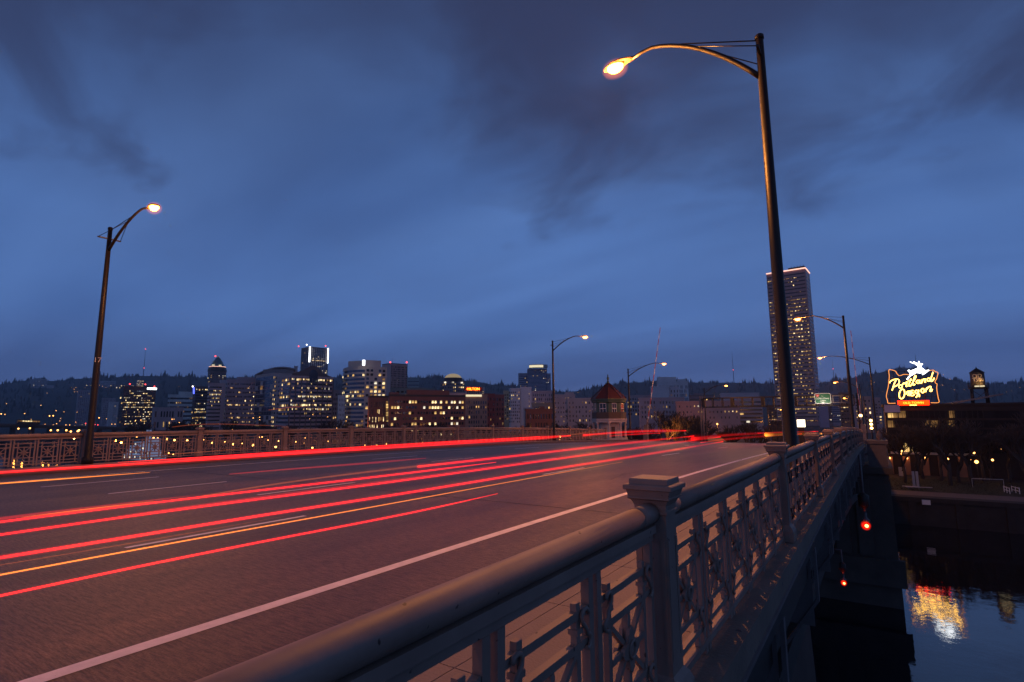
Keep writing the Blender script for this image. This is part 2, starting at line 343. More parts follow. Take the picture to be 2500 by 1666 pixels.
b.add([hill_pt(u, s) for u in us for s in ss], [(i*len(ss)+j, (i+1)*len(ss)+j, (i+1)*len(ss)+j+1, i*len(ss)+j+1) for i in range(len(us)-1) for j in range(len(ss)-1)], 0, True)
struct(b.obj('wooded_hills', M['conifer']))
b = MB(); R_ = random.Random(3)
def conif(b, p, h, r):
    n = 5
    for (r0, z0, z1) in ((1.0, 0.0, 0.5), (0.72, 0.28, 0.78), (0.42, 0.58, 1.0)):
        o = len(b.v); a0 = R_.random()*6
        vs = [(p.x+r*r0*(0.75+0.5*R_.random())*math.cos(a0+2*math.pi*j/n), p.y+r*r0*(0.75+0.5*R_.random())*math.sin(a0+2*math.pi*j/n), p.z+h*z0) for j in range(n)]+[(p.x, p.y, p.z+h*z1)]
        b.add(vs, [(j, (j+1) % n, n) for j in range(n)])
for i in range(5200):
    u = R_.uniform(-60, 2560)
    s = 1.0 - abs(R_.gauss(0, 0.025)) if i < 2300 else R_.uniform(0.05, 1.0)
    p = hill_pt(u, s); p.z -= 2
    cl_ = math.sin(u*0.031)+math.sin(u*0.083+1)+math.sin(u*0.19+2)
    if i < 2300 and R_.random() < 0.35-0.2*cl_: continue
    h = R_.uniform(7, 17)*(1.0+0.22*cl_)*(1.6 if R_.random() < 0.08 else 1.0)
    conif(b, p, h, h*R_.uniform(0.16, 0.30))
tag(b.obj('hillside_forest', M['conifer']), 'dark conifers covering the ridge and slopes of the hills behind the city', 'forest', kind='stuff')
# seawall
sw = thing('seawall', 'dark concrete harbour wall along the far river bank', 'wall', (0, BANK, WATER))
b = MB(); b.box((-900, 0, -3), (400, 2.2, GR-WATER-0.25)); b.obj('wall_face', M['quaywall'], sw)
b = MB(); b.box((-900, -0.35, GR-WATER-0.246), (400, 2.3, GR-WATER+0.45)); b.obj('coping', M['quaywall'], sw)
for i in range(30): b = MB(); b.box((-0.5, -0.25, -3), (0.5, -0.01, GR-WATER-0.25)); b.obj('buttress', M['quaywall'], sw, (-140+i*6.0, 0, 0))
# ------------------------------------------------------------------ bridge deck, road, pavements
XR, XK, XL, XKL = -1.187, -3.6, -26.75, -24.6
YS = [-30, -10, -3, 0, 2, 4, 6, 8, 10, 13, 16, 20, 25, 30, 36, 42, 48, 54, 60, 67, 75, 90, 110, 140, 170, 195, 212]
def strip(b, x0, x1, dz, mi=0, ys=YS):
    b.add([(x, y, zr(y)+dz) for y in ys for x in (x0, x1)], [(2*i, 2*i+1, 2*i+3, 2*i+2) for i in range(len(ys)-1)], mi)
def slab(b, x0, x1, z0, z1, ys=YS):
    n = len(ys); b.add([(x, y, zr(y)+z) for y in ys for (x, z) in ((x0, z0), (x1, z0), (x1, z1), (x0, z1))],
        [(4*i+j, 4*i+(j+1) % 4, 4*i+4+(j+1) % 4, 4*i+4+j) for i in range(n-1) for j in range(4)]+[(3, 2, 1, 0), (4*n-4, 4*n-3, 4*n-2, 4*n-1)])
b = MB(); slab(b, XKL, XK, -0.35, 0.0); road = struct(b.obj('bridge_road', M['road']))
b = MB(); slab(b, XK-0.0, XK+0.2, -0.345, 0.128); struct(b.obj('kerb', M['kerb']))
b = MB(); slab(b, XKL-0.2, XKL, -0.345, 0.128); struct(b.obj('kerb', M['kerb']))
# pavement slabs, each its own piece, joints recessed
pave = struct(MB().box((0, 0, -0.004), (0.01, 0.01, -0.002)).obj('pavement', M['kerb']))
b = MB(); slab(b, XK+0.2, XR-0.16, -0.345, 0.108); b.obj('joint_bed', M['kerb'], pave)
y = -2.95
while y < 75:
    b = MB(); L_ = 1.53 if y < 40 else 6.2
    for (xa, xb) in (((-3.39, -2.61), (-2.602, -1.36)) if y < 20 else ((-3.39, -1.36),)):
        b = MB(); o_ = zr(y+L_/2)
        b.add([(xa, y+0.005, zr(y)+0.1), (xb, y+0.005, zr(y)+0.1), (xb, y+L_-0.005, zr(y+L_)+0.1), (xa, y+L_-0.005, zr(y+L_)+0.1), (xa, y+0.005, zr(y)+0.13), (xb, y+0.005, zr(y)+0.13), (xb, y+L_-0.005, zr(y+L_)+0.13), (xa, y+L_-0.005, zr(y+L_)+0.13)],
              [(0, 3, 2, 1), (4, 5, 6, 7), (0, 1, 5, 4), (1, 2, 6, 5), (2, 3, 7, 6), (3, 0, 4, 7)])
        b.obj('paving_slab', M['walk'], pave)
    y += L_
b = MB(); slab(b, XL+0.14, XKL-0.2, -0.345, 0.13); struct(b.obj('pavement', M['walk']))
# markings
def mark(name, x, y0, y1, wd):
    ys = [y0]+[q for q in YS if y0 < q < y1]+[y1]; b = MB(); strip(b, x-wd/2, x+wd/2, 0.004, 0, ys); b.obj(name, M['line'], road)
mark('edge_line', -5.24, -8, 75, 0.17); mark('edge_line', -22.28, -8, 75, 0.12)
for x, y0 in ((-9.35, 15.95), (-12.9, 8.0), (-16.43, 6.12), (-19.74, 5.69)):
    for k in range(-1, 6): mark('lane_dash', x, y0+12.19*k, y0+12.19*k+3.05, 0.11)
for y in (-3.5, 10.2, 24.0, 38.0, 52.0, 66.0):
    b = MB(); b.add([(XKL, y, zr(y)+0.003), (XK, y, zr(y)+0.003), (XK, y+0.05, zr(y+0.05)+0.003), (XKL, y+0.05, zr(y+0.05)+0.003)], [(0, 1, 2, 3)]); b.obj('expansion_joint', M['steel'], road)
for x, y in ((-24.2, 20), (-24.2, 44), (-4.0, 6.5), (-4.0, 26)):
    b = MB(); b.box((x-0.25, y-0.4, zr(y)+0.002), (x+0.25, y+0.4, zr(y)+0.008)); b.obj('drain_grate', M['iron'], road)
Rp = random.Random(5)
for k in range(9):
    x0, y0 = Rp.uniform(-22, -5), Rp.uniform(3, 45); pts = [(x0, y0)]
    for j in range(9): pts.append((pts[-1][0]+Rp.uniform(-0.12, 0.12), pts[-1][1]+Rp.uniform(0.25, 0.7)))
    b = MB(); b.add([(x+s*0.012, y, zr(y)+0.0025) for x, y in pts for s in (-1, 1)], [(2*i, 2*i+1, 2*i+3, 2*i+2) for i in range(9)]); b.obj('sealed_crack', M['steel'], road)
# outer ledge, fascia and steelwork
b = MB(); slab(b, XR-0.16, -0.975, -0.06, 0.16, [-3+0.999*i*3.0 for i in range(27)]); led = struct(b.obj('bridge_ledge', M['concrete']))
b = MB(); slab(b, -1.14, -1.06, -0.42, -0.064, YS[:21]); b.obj('fascia_beam', M['steel'], led)
b = MB(); slab(b, -1.04, -0.955, -0.095, -0.064, YS[:21]); b.obj('flange', M['pale_steel'], led)
b = MB(); slab(b, XL-0.35, XL+0.14, -0.40, 0.03, YS[:22]); struct(b.obj('bridge_ledge', M['concrete']))
b = MB(); slab(b, -26.9, -1.2, -0.95, -0.36); struct(b.obj('bridge_deck', M['steel']))
fr = thing('deck_truss', 'dark riveted steel trusses under the bridge deck', 'bridge truss', (0, 0, 0))
for X in (-1.75, -25.8):
    zb = lambda Y: -2.4-3.6*((Y-14)/50)**2+zr(Y)*0.2
    b = MB()
    for i in range(-3, 7):
        b.bar((X, i*8, zb(i*8)), (X, i*8+8, zb(i*8+8)), 0.35, 0.45)
    b.obj('bottom_chord', M['steel'], fr)
    for i in range(-3, 8):
        Y = i*8.0
        b = MB(); b.bar((X, Y, zb(Y)), (X, Y, zr(Y)-0.95), 0.28, 0.28); b.obj('vertical_strut', M['steel'], fr)
        if i < 7: b = MB(); b.bar((X, Y, zr(Y)-1.0) if i % 2 else (X, Y, zb(Y)), (X, Y+8, zb(Y+8)) if i % 2 else (X, Y+8, zr(Y)-1.0), 0.22, 0.22); b.obj('diagonal_strut', M['steel'], fr)
for i in range(16):
    Y = 3.2+i*4.0; b = MB()
    b.box((-1.7, Y-0.01, -1.75+zr(Y)), (-1.15, Y+0.01, -0.40+zr(Y))); b.box((-1.10, Y-0.06, -1.3+zr(Y)), (-1.05, Y+0.06, -0.43+zr(Y))); b.bar((-1.07, Y, -1.3+zr(Y)), (-1.68, Y, -2.2+zr(Y)), 0.12, 0.05)
    b.obj('bracket', M['pale_steel'], fr)
# pier
pr = thing('bridge_pier', 'massive dark concrete river pier carrying the control house end of the bridge', 'pier', (0, 66, WATER))
b = MB()
def frust(b, x0, x1, y0, y1, z0, z1, t):
    b.add([(x0, y0, z0), (x1, y0, z0), (x1, y1, z0), (x0, y1, z0), (x0+t, y0+t, z1), (x1-t, y0+t, z1), (x1-t, y1-t, z1), (x0+t, y1-t, z1)], [(0, 3, 2, 1), (4, 5, 6, 7), (0, 1, 5, 4), (1, 2, 6, 5), (2, 3, 7, 6), (3, 0, 4, 7)])
frust(b, -29, 0.9, -2, 16, -4, 12.2, 0.15); b.obj('pier_shaft', M['pier'], pr)
b = MB(); b.box((-29.2, -2.2, 12.204), (1.1, 16.2, 12.8)); b.obj('pier_cornice', M['pier'], pr)
b = MB(); b.box((-29.0, -2.6, 2.0), (1.3, -1.97, 4.4)); b.obj('pier_fender', M['pier'], pr)
for i in range(6):
    b = MB(); b.box((-2.2-i*1.9, -2.2, 4.6), (-1.0-i*1.9, -1.9, 11.6)); b.obj('pier_panel', M['pier'], pr)
pd = thing('bridge_pedestal', 'grey stone pedestal ending the right hand railing above the pier', 'pedestal', (0, 66, 0))
b = MB(); b.box((-0.85, -0.6, -3.3), (0.75, 1.2, -1.1)); b.obj('shaft', M['kerb'], pd)
b = MB(); b.box((-1.0, -0.75, -1.096), (0.92, 1.35, -0.75)); b.obj('cap', M['kerb'], pd)
b = MB(); b.lathe((0.25, 0.2, -0.746), [(0.18, 0), (0.12, 0.12), (0.26, 0.35), (0.24, 0.6), (0.1, 0.75), (0.16, 0.9)], 12); b.obj('urn', M['kerb'], pd)
pb = thing('pier_base', 'low dark concrete pier block in the water under the near right side of the bridge', 'pier', (-4.2, 24, WATER))
b = MB(); frust(b, -8, 1.6, -4, 9, -3, 4.6, 0.2); b.obj('pier_block', M['pier'], pb)
b = MB(); frust(b, -7, 0.9, -1, 7, 4.604, 9.5, 0.15); b.obj('upper_block', M['pier'], pb)
for i in range(3): b = MB(); b.box((-4.5+i*1.9, -1.25, 5.0), (-3.2+i*1.9, -0.9, 9.2)); b.obj('pier_panel', M['pier'], pb)
# ------------------------------------------------------------------ railings
def sqprof(b, prof, c=(0, 0, 0), mi=0):   # square section lathe: (half width, z)
    n = len(prof); cx, cy, cz = c
    b.add([(cx+sx*h, cy+sy*h, cz+z) for h, z in prof for sx, sy in ((-1, -1), (1, -1), (1, 1), (-1, 1))],
          [(4*i+j, 4*i+(j+1) % 4, 4*i+4+(j+1) % 4, 4*i+4+j) for i in range(n-1) for j in range(4)]+[(3, 2, 1, 0), (4*n-4, 4*n-3, 4*n-2, 4*n-1)], mi)
POST = [(0.15, 0.165), (0.15, 0.30), (0.13, 0.345), (0.100, 0.38), (0.095, 1.28)]
CAPP = [(0.0948, 1.281), (0.1059, 1.285), (0.1059, 1.3), (0.0964, 1.305), (0.0988, 1.335), (0.1145, 1.365), (0.1304, 1.375), (0.1304, 1.382), (0.1248, 1.384), (0.1359, 1.425), (0.1501, 1.43), (0.1501, 1.452), (0.1438, 1.458), (0.1201, 1.462), (0.1201, 1.485), (0.1161, 1.494), (0.0, 1.502)]
def scaleprof(P, s): return [(h*s, z) for h, z in P]
b = MB(); sqprof(b, POST)
for sx in (-1, 1):   # raised margins leave a sunk panel on each face
    for a, c in ((-0.087, -0.058), (0.058, 0.087)):
        b.box((sx*0.096 - 0.006, a , 0.46), (sx*0.096 + 0.006, c, 1.14)); b.box((a, sx*0.096-0.006, 0.46), (c, sx*0.096+0.006, 1.14))
post_me = b.mesh('post', [M['rail']])
b = MB(); sqprof(b, CAPP); cap_me = b.mesh('cap', [M['rail']])
# near railing -------------------------------------------------------------
rr = thing('bridge_railing', 'ornate buff iron railing with thick tubular handrail running up the right side', 'railing', (XR, 0, 0))
P0, DP = 3.40, 5.18
def add_post(root, y, base, x=0, s=1.0):
    p = link('post', post_me, root, (x, y, base)); c = link('cap', cap_me, p)
    return p
for i in range(-1, 13): add_post(rr, P0+i*DP, zr(P0+i*DP)+0.0)
PW = (DP-0.24)/6.0
def arc(c, r, a0, a1, n, ax='y'):
    return [Vector((c[0], c[1]+r*math.cos(a0+(a1-a0)*i/n), c[2]+r*math.sin(a0+(a1-a0)*i/n))) for i in range(n+1)]
H1, H2, H3, H4, HT, HB = 1.0, 0.865, 0.47, 0.335, 1.135, 0.22
def panel_pieces(w):
    """pieces of one panel, local y 0..w; yields (name, MB)"""
    out = []
    def bx(name, y0, z0, y1, z1, t=0.022, xo=0.0):
        b = MB(); b.box((-t+xo, y0, z0), (t+xo, y1, z1)); out.append((name, b))
    a, i_ = 0.045, 0.17
    for y in (a, w-a):
        b = MB(); b.box((-0.021, y-0.024, 0.162), (0.021, y+0.024, HT)); b.box((-0.034, y-0.032, 0.162), (0.034, y+0.032, 0.21)); out.append(('baluster', b))
    for y in (i_, w-i_): bx('inner_bar', y-0.019, HB+0.026, y+0.019, H1+0.05, 0.015, 0.0)
    for z in (H1, H2, H3, H4): bx('crossbar', a+0.027, z-0.018, w-a-0.027, z+0.018, 0.018)
    c = (w/2, (H2+H3)/2)
    bx('centre_bar', c[0]-0.018, H3+0.022, c[0]+0.018, H2-0.022, 0.018)
    bx('centre_crossbar', i_+0.023, c[1]-0.016, w-i_-0.023, c[1]+0.016, 0.016)
    for s in (1, -1):
        b = MB(); b.bar((0.004*s, i_+0.02, c[1]-s*(H2-H3)/2+s*0.02), (0.004*s, w-i_-0.02, c[1]+s*(H2-H3)/2-s*0.02), 0.026, 0.024, up=(1, 0, 0)); out.append(('diagonal_bar', b))
    b = MB()
    for sx in (-1, 1):
        o = len(b.v); n = 24
        pts = [(c[0]+(0.086+0.03*math.cos(4*t))*math.cos(t), c[1]+(0.086+0.03*math.cos(4*t))*math.sin(t)) for t in [2*math.pi*j/n+math.pi/4 for j in range(n)]]
        b.prism(pts, Vector((0, 1, 0)), Vector((0, 0, 1)), (sx*0.020-0.010, 0, 0), Vector((0.020, 0, 0)))
        ring = [Vector((sx*0.034, c[0]+0.042*math.cos(2*math.pi*j/10), c[1]+0.042*math.sin(2*math.pi*j/10))) for j in range(11)]
        b.tube(ring, 0.010, 6, cap=False)
    out.append(('rosette', b))
    for y, dy in ((i_, -1), (w-i_, 1)):
        for z in ((H1+H2)/2, (H3+H4)/2):
            b = MB(); b.box((-0.024, y-0.028, z-0.012), (0.024, y+0.028, z+0.012)); out.append(('collar', b))
        for z, s in (((H1+H2)/2, 1), ((H3+H4)/2, -1)):
            b = MB(); q = y+dy*0.05
            pts = arc((0.03, q-dy*0.012, z+0.055), 0.034, (0.2 if dy > 0 else math.pi-0.2), (math.pi+1.2 if dy > 0 else -1.2), 6)+[Vector((0.03, q, z))]+arc((0.03, q+dy*0.012, z-0.055), 0.030, (math.pi/2), (math.pi/2-dy*3.6), 6)
            b.tube(pts, 0.011, 6); out.append(('scroll', b))
    return out
proto = [(n, b.mesh(n, [M['rail']])) for n, b in panel_pieces(PW)]
whole = MB()
for n, b in panel_pieces(PW): whole.add(b.v, b.f, 1 if n == 'scroll' else 0)
panel_me = whole.mesh('panel', [M['rail'], M['iron']])
for bay in range(-1, 12):
    y0 = P0+bay*DP; za, zb = zr(y0), zr(y0+DP)
    b = MB(); b.tube([(0, y0+0.11, za+1.29), (0, y0+DP/2, (za+zb)/2+1.29), (0, y0+DP-0.11, zb+1.29)], 0.060, 24); b.obj('handrail', M['rail'], rr)
    for ya, yb in ((0.10, 0.34), (DP-0.34, DP-0.10)):
        b = MB(); b.tube([(0, y0+ya, za+(zb-za)*ya/DP+1.29), (0, y0+yb, za+(zb-za)*yb/DP+1.29)], 0.0615, 24); b.obj('rail_sleeve', M['rail'], rr)
    b = MB(); b.bar((0, y0+0.12, za+1.205), (0, y0+DP-0.12, zb+1.205), 0.085, 0.045); b.bar((0, y0+0.12, za+1.16), (0, y0+DP-0.12, zb+1.16), 0.045, 0.045); b.obj('rail_flange', M['rail'], rr)
    b = MB(); b.bar((0, y0+0.12, za+HB), (0, y0+DP-0.12, zb+HB), 0.06, 0.045); b.obj('bottom_rail', M['rail'], rr)
    for k in range(6):
        yy = y0+0.12+k*PW; zz = za+(zb-za)*(k+0.5)/6
        if bay == -1 and k < 2: continue
        if bay < 1:
            for n, me in proto: link(n, me, rr, (0, yy, zz))
        else: link('panel', panel_me, rr, (0, yy, zz))
# far railing ---------------------------------------------------------------
lr = thing('bridge_railing', 'ornate buff iron railing with square capped posts along the far left side of the road', 'railing', (XL, 0, 0))
DL = 4.493; PWL = (DL-0.24)/6.0; L0 = 13.473
wl = MB()
for n, b in panel_pieces(PWL):
    if n != 'scroll': wl.add([(x, y, z) for x, y, z in b.v], b.f)
panel_l = wl.mesh('panel', [M['rail']])
for i in range(-2, 11):
    if i == 3: add_post(lr, L0+i*DL-0.0, zr(L0+i*DL))
    add_post(lr, L0+(i*DL if i < 3 else (i*4.62+0.75)), zr(L0+i*DL))
pos = [L0+(i*DL if i < 3 else (i*4.62+0.75)) for i in range(-2, 11)]
pos2 = [(a, c) for a, c in zip(pos, pos[1:])]
for y0, y1 in pos2:
    za, zb = zr(y0), zr(y1); d = y1-y0
    b = MB(); b.tube([(0, y0+0.11, za+1.275), (0, y1-0.11, zb+1.275)], 0.083, 16); b.obj('handrail', M['rail'], lr)
    b = MB(); b.bar((0, y0+0.12, za+1.165), (0, y1-0.12, zb+1.165), 0.09, 0.06); b.obj('rail_flange', M['rail'], lr)
    b = MB(); b.bar((0, y0+0.12, za+HB), (0, y1-0.12, zb+HB), 0.06, 0.045); b.obj('bottom_rail', M['rail'], lr)
    nP = 6
    for k in range(nP):
        o = link('panel', panel_l, lr, (0, y0+0.12+k*(d-0.24)/nP, za+(zb-za)*(k+0.5)/nP)); o.scale = (1, (d-0.24)/nP/PWL, 1)
# ------------------------------------------------------------------ street lamps
LAMP_W = 3100.0
def lamp_light(loc, W=LAMP_W, parent=None):
    l = bpy.data.lights.new('lamp_light', 'POINT'); l.energy = W; l.color = (1.0, 0.345, 0.07); l.shadow_soft_size = 0.16
    o = bpy.data.objects.new('lamp_light', l); col.objects.link(o); o.location = loc
    if parent: o.parent = parent
    return o
def make_lamp(H, arm, head_z, label):
    """local: pole at origin, arm towards +x"""
    t = thing('street_lamp', label, 'street lamp', (0, 0, 0), 0, 'street lamps along the bridge')
    b = MB(); b.tube([(0, 0, 0), (0, 0, 0.25), (0, 0, 0.3), (0, 0, H*0.5), (0, 0, H)], [0.20, 0.20, 0.135, 0.112, 0.078], 14); b.obj('pole', M['pole'], t)
    b = MB(); b.tube([(0, 0, H-0.02), (0, 0, H+0.06), (0, 0, H+0.1)], [0.095, 0.095, 0.05], 10); b.obj('pole_cap', M['pole'], t)
    z0 = H-0.95; pts = []
    for i in range(13):
        s = i/12; x = arm*0.90*s; top = head_z+0.22
        z = z0+(top-z0)*(1-(1-s)**2.0) if s < 0.8 else z0+(top-z0)*(1-(1-s)**2.0)-0.16*((s-0.8)/0.2)**1.5
        pts.append((x, 0, z))
    b = MB(); b.tube(pts, [0.06-0.022*i/12 for i in range(13)], 10); b.obj('arm', M['pole'], t)
    q = pts[7]
    b = MB(); b.tube([(0, 0, H-0.05), (q[0], 0, q[2]+0.05)], 0.014, 6); b.obj('stay_rod', M['pole'], t)
    b = MB(); b.bar((0, -0.42, H-0.42), (0, 0.42, H-0.42), 0.05, 0.05); b.obj('crossbar', M['pole'], t)
    for s in (-1, 1): b = MB(); b.tube([(0, 0.4*s, H-0.42), (pts[6][0], 0.0, pts[6][2]+0.02)], 0.012, 6); b.obj('stay_rod', M['pole'], t)
    e = pts[-1]
    # cobra head: housing above, domed lens under it, soft orange halo shell added round the lens
    b = MB(); ex = e[0]-0.05
    secs = [(0.0, 0.055, 0.05, 0.0), (0.16, 0.10, 0.07, 0.01), (0.34, 0.155, 0.10, 0.0), (0.56, 0.175, 0.10, -0.02), (0.74, 0.12, 0.07, -0.05), (0.82, 0.02, 0.02, -0.07)]
    n = 12; vs = [(ex+x, ww*math.cos(math.pi*j/(n-1)), e[2]+dz+hh*math.sin(math.pi*j/(n-1))) for x, ww, hh, dz in secs for j in range(n)]
    b.add(vs, [(i*n+j, i*n+j+1, (i+1)*n+j+1, (i+1)*n+j) for i in range(len(secs)-1) for j in range(n-1)]+[(i*n+n-1, i*n, (i+1)*n, (i+1)*n+n-1) for i in range(len(secs)-1)]+[tuple(range(n))[::-1]], 0, True)
    hd = b.obj('lamp_head', M['glow_cap'], t)
    b = MB(); n = 12; m_ = 7; cx = ex+0.52; vs = []
    for i in range(m_):
        a = math.pi/2*i/(m_-1)
        vs += [(cx+0.225*math.cos(a)*math.cos(2*math.pi*j/n), 0.15*math.cos(a)*math.sin(2*math.pi*j/n), e[2]-0.035-0.17*math.sin(a)) for j in range(n)]
    b.add(vs, [(i*n+j, i*n+(j+1) % n, (i+1)*n+(j+1) % n, (i+1)*n+j) for i in range(m_-1) for j in range(n)], 0, True)
    b.obj('lens', M['lens'], hd)
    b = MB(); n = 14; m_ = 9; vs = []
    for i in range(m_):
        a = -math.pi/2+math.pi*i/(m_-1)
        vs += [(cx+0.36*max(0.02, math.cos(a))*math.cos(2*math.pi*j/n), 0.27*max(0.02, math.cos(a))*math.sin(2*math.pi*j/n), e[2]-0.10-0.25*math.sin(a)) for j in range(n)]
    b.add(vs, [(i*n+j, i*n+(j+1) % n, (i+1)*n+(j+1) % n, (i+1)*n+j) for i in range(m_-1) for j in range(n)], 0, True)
    b.obj('halo_shell', M['halo'], hd)
    lamp_light((cx, 0, e[2]-0.48), parent=t)
    return t
def place_lamp(base, top, head, label):
    """base point, pole top height (world z) and the place of the lens"""
    dx, dy = head.x-base.x, head.y-base.y; L_ = math.hypot(dx, dy)
    t = make_lamp(top-base.z, L_/0.95, head.z-base.z+0.06, label)
    t.location = base; t.rotation_euler = (0, 0, math.atan2(dy, dx)); return t
LP = []
def lampR(X, Y, top, huv, label):
    h = on_y(huv[0], huv[1], Y); z = zr(Y)+0.13
    return place_lamp(Vector((X, Y, z)), CAM.z+top, h, label)
LAMPS = []
LAMPS.append(lampR(-1.42, 12.1, 8.2, (1530, 160), 'nearest tall bronze street lamp rising from the right hand railing, glowing orange'))
LAMPS.append(lampR(-26.25, 8.95, 7.95, (368, 514), 'lone street lamp on the far left pavement with number 17 on its pole'))
LAMPS.append(lampR(-26.25, 47.0, 7.39, (1422, 825), 'street lamp on the left railing between the hill tower and the red roofed control house'))
LAMPS.append(lampR(-26.25, 67.0, 5.95, (1617, 890), 'street lamp just right of the red roofed control house, crossing a raised barrier arm'))
LAMPS.append(lampR(-26.25, 105.0, 4.9, (1769, 943), 'small street lamp left of the overhead sign truss'))
p = on_y(2082, 1035, 50.5); LAMPS.append(lampR(-1.42, 50.5, 7.75, (1958, 780), 'second street lamp on the right, its lamp in front of the tall lit tower'))
LAMPS.append(lampR(0.1, 88.5, 7.6, (2005, 875), 'third street lamp on the right, just right of the tall lit tower'))
LAMPS.append(lampR(-1.9, 127.0, 5.7, (2042, 935), 'fourth street lamp on the right, above the green road sign'))
LAMPS.append(lampR(-1.9, 170.0, 4.4, (2064, 973), 'fifth and farthest street lamp on the right, beside the sign frame'))
LAMPS.append(lampR(-1.42, -26.0, 8.3, (0, 0), 'x') if False else None); LAMPS.pop()
for X_, HX_, lab in ((-1.42, -4.5, 'street lamp on the right railing behind the viewer'), (-26.25, -22.6, 'street lamp on the left pavement behind the viewer')):
    LAMPS.append(place_lamp(Vector((X_, -29.0, 0.13)), CAM.z+8.1, Vector((HX_, -29.0, CAM.z+8.6)), lab))
    for o_ in LAMPS[-1].children:
        if o_.type == 'LIGHT': o_.data.energy = 1500
LAMPS.append(lampR(-25.2, 170.0, 2.5, (1904, 1001), 'small distant street lamp in front of the foot of the tall tower'))
for q_ in LAMPS[1:5]:
    for o_ in q_.children:
        if o_.type == 'LIGHT': o_.data.energy = 1050
L2 = LAMPS[1]; fv = Vector((-L2.location.x, -L2.location.y, 0)).normalized(); rzm = Matrix.Rotation(-L2.rotation_euler.z, 3, 'Z'); fl_ = rzm @ fv; el_ = Vector((-fl_.y, fl_.x, 0))
text_obj('number', '17', 0.27, M['white'], fl_*0.128+Vector((0, 0, 4.15)), el_, (0, 0, 1), L2, 0.006)
# ------------------------------------------------------------------ bridge control house
bhp = on_x(1488.5, 1066, -29.3)
bh = thing('control_house', 'octagonal green bridge control house with red tiled roof on a columned stone base', 'control house', (bhp.x, bhp.y, zr(bhp.y)+0.1)); bh.scale = (0.475, 0.475, 0.665)
def octo(r, z, sx=1.0): return [(r*math.cos(math.pi/8+math.pi/4*j), r*math.sin(math.pi/8+math.pi/4*j), z) for j in range(8)]
def octprof(name, prof, m, parent, fs=False):
    b = MB(); b.lathe((0, 0, 0), prof, 8, 0, False, math.pi/8); return b.obj(name, m, parent)
octprof('base_plinth', [(4.9, -1.0), (4.9, 0.35), (4.75, 0.4)], M['stone'], bh)
octprof('inner_wall', [(2.9, 0.41), (2.9, 3.4)], M['stone'], bh)
octprof('entablature', [(4.75, 3.41), (4.75, 3.8), (4.9, 3.85), (4.9, 4.15)], M['stone'], bh)
for j in range(8):
    a = math.pi/8+math.pi/4*j
    b = MB(); b.lathe((4.35*math.cos(a), 4.35*math.sin(a), 0.402), [(0.42, 0), (0.42, 0.12), (0.33, 0.18), (0.28, 2.7), (0.4, 2.85), (0.4, 3.0)], 12); b.obj('column', M['stone'], bh)
for j in (6, 7):
    a = math.pi/4*j
    ex = Vector((-math.sin(a), math.cos(a), 0)); n_ = Vector((math.cos(a), math.sin(a), 0))
b = MB()
a = math.pi*1.75; ex = Vector((-math.sin(a), math.cos(a), 0)); n_ = Vector((math.cos(a), math.sin(a), 0)); b.obox(n_*2.70+Vector((0, 0, 1.5)), n_*0.05, ex*0.5, Vector((0, 0, 1.08))); b.obj('door', M['iron'], bh)
octprof('upper_wall', [(4.25, 4.16), (4.25, 7.2)], M['green'], bh)
rw = MB(); rw.lathe((0, 0, 0), [(4.72, 4.16), (4.72, 5.35), (4.66, 5.4)], 8, 0, False, math.pi/8); bal = rw.obj('balcony_screen', mat('balcony_brown', (0.075, 0.055, 0.04), 0.6, 0, 0.15, 2), bh)
octprof('cornice', [(4.3, 7.2), (4.75, 7.35), (4.8, 7.7), (5.05, 7.78), (5.05, 8.0)], M['green'], bh)
rf = MB(); rf.lathe((0, 0, 0), [(4.9, 8.0), (4.85, 8.12), (0.45, 11.1), (0.3, 11.3)], 8, 0, False, math.pi/8); rfo = rf.obj('roof', M['redroof'], bh)
b = MB(); b.lathe((0, 0, 0), [(0.42, 11.1), (0.3, 11.6), (0.16, 11.75), (0.34, 12.0), (0.36, 12.25), (0.16, 12.5), (0.2, 12.65), (0.05, 13.0)], 10); b.obj('finial', M['green'], rfo)
for j in range(8):
    a = math.pi/8+math.pi/4*j
    b = MB(); b.tube([(4.87*math.cos(a), 4.87*math.sin(a), 8.16), (0.45*math.cos(a), 0.45*math.sin(a), 11.16)], 0.07, 6); b.obj('roof_ridge', M['redroof'], rfo)
for j in range(8):
    a = math.pi/4*j+math.pi/4; ex = Vector((-math.sin(a), math.cos(a), 0)); n_ = Vector((math.cos(a), math.sin(a), 0)); rin = 4.25*math.cos(math.pi/8)
    wd = 0.95 if j % 2 else 0.62
    b = MB(); b.obox(n_*(rin+0.03)+Vector((0, 0, 6.15)), n_*0.02, ex*(wd-0.08), Vector((0, 0, 0.92))); wi = b.obj('window', M['glass'], bh)
    b = MB()
    for z in (5.2, 6.1, 7.1): b.obox(n_*(rin+0.06)+Vector((0, 0, z)), n_*0.03, ex*wd, Vector((0, 0, 0.055)))
    for s in (-1, 0, 1): b.obox(n_*(rin+0.065)+Vector((0, 0, 6.15))+ex*(wd-0.04)*s, n_*0.03, ex*0.045, Vector((0, 0, 0.94)))
    b.obj('frame', M['white'], wi)
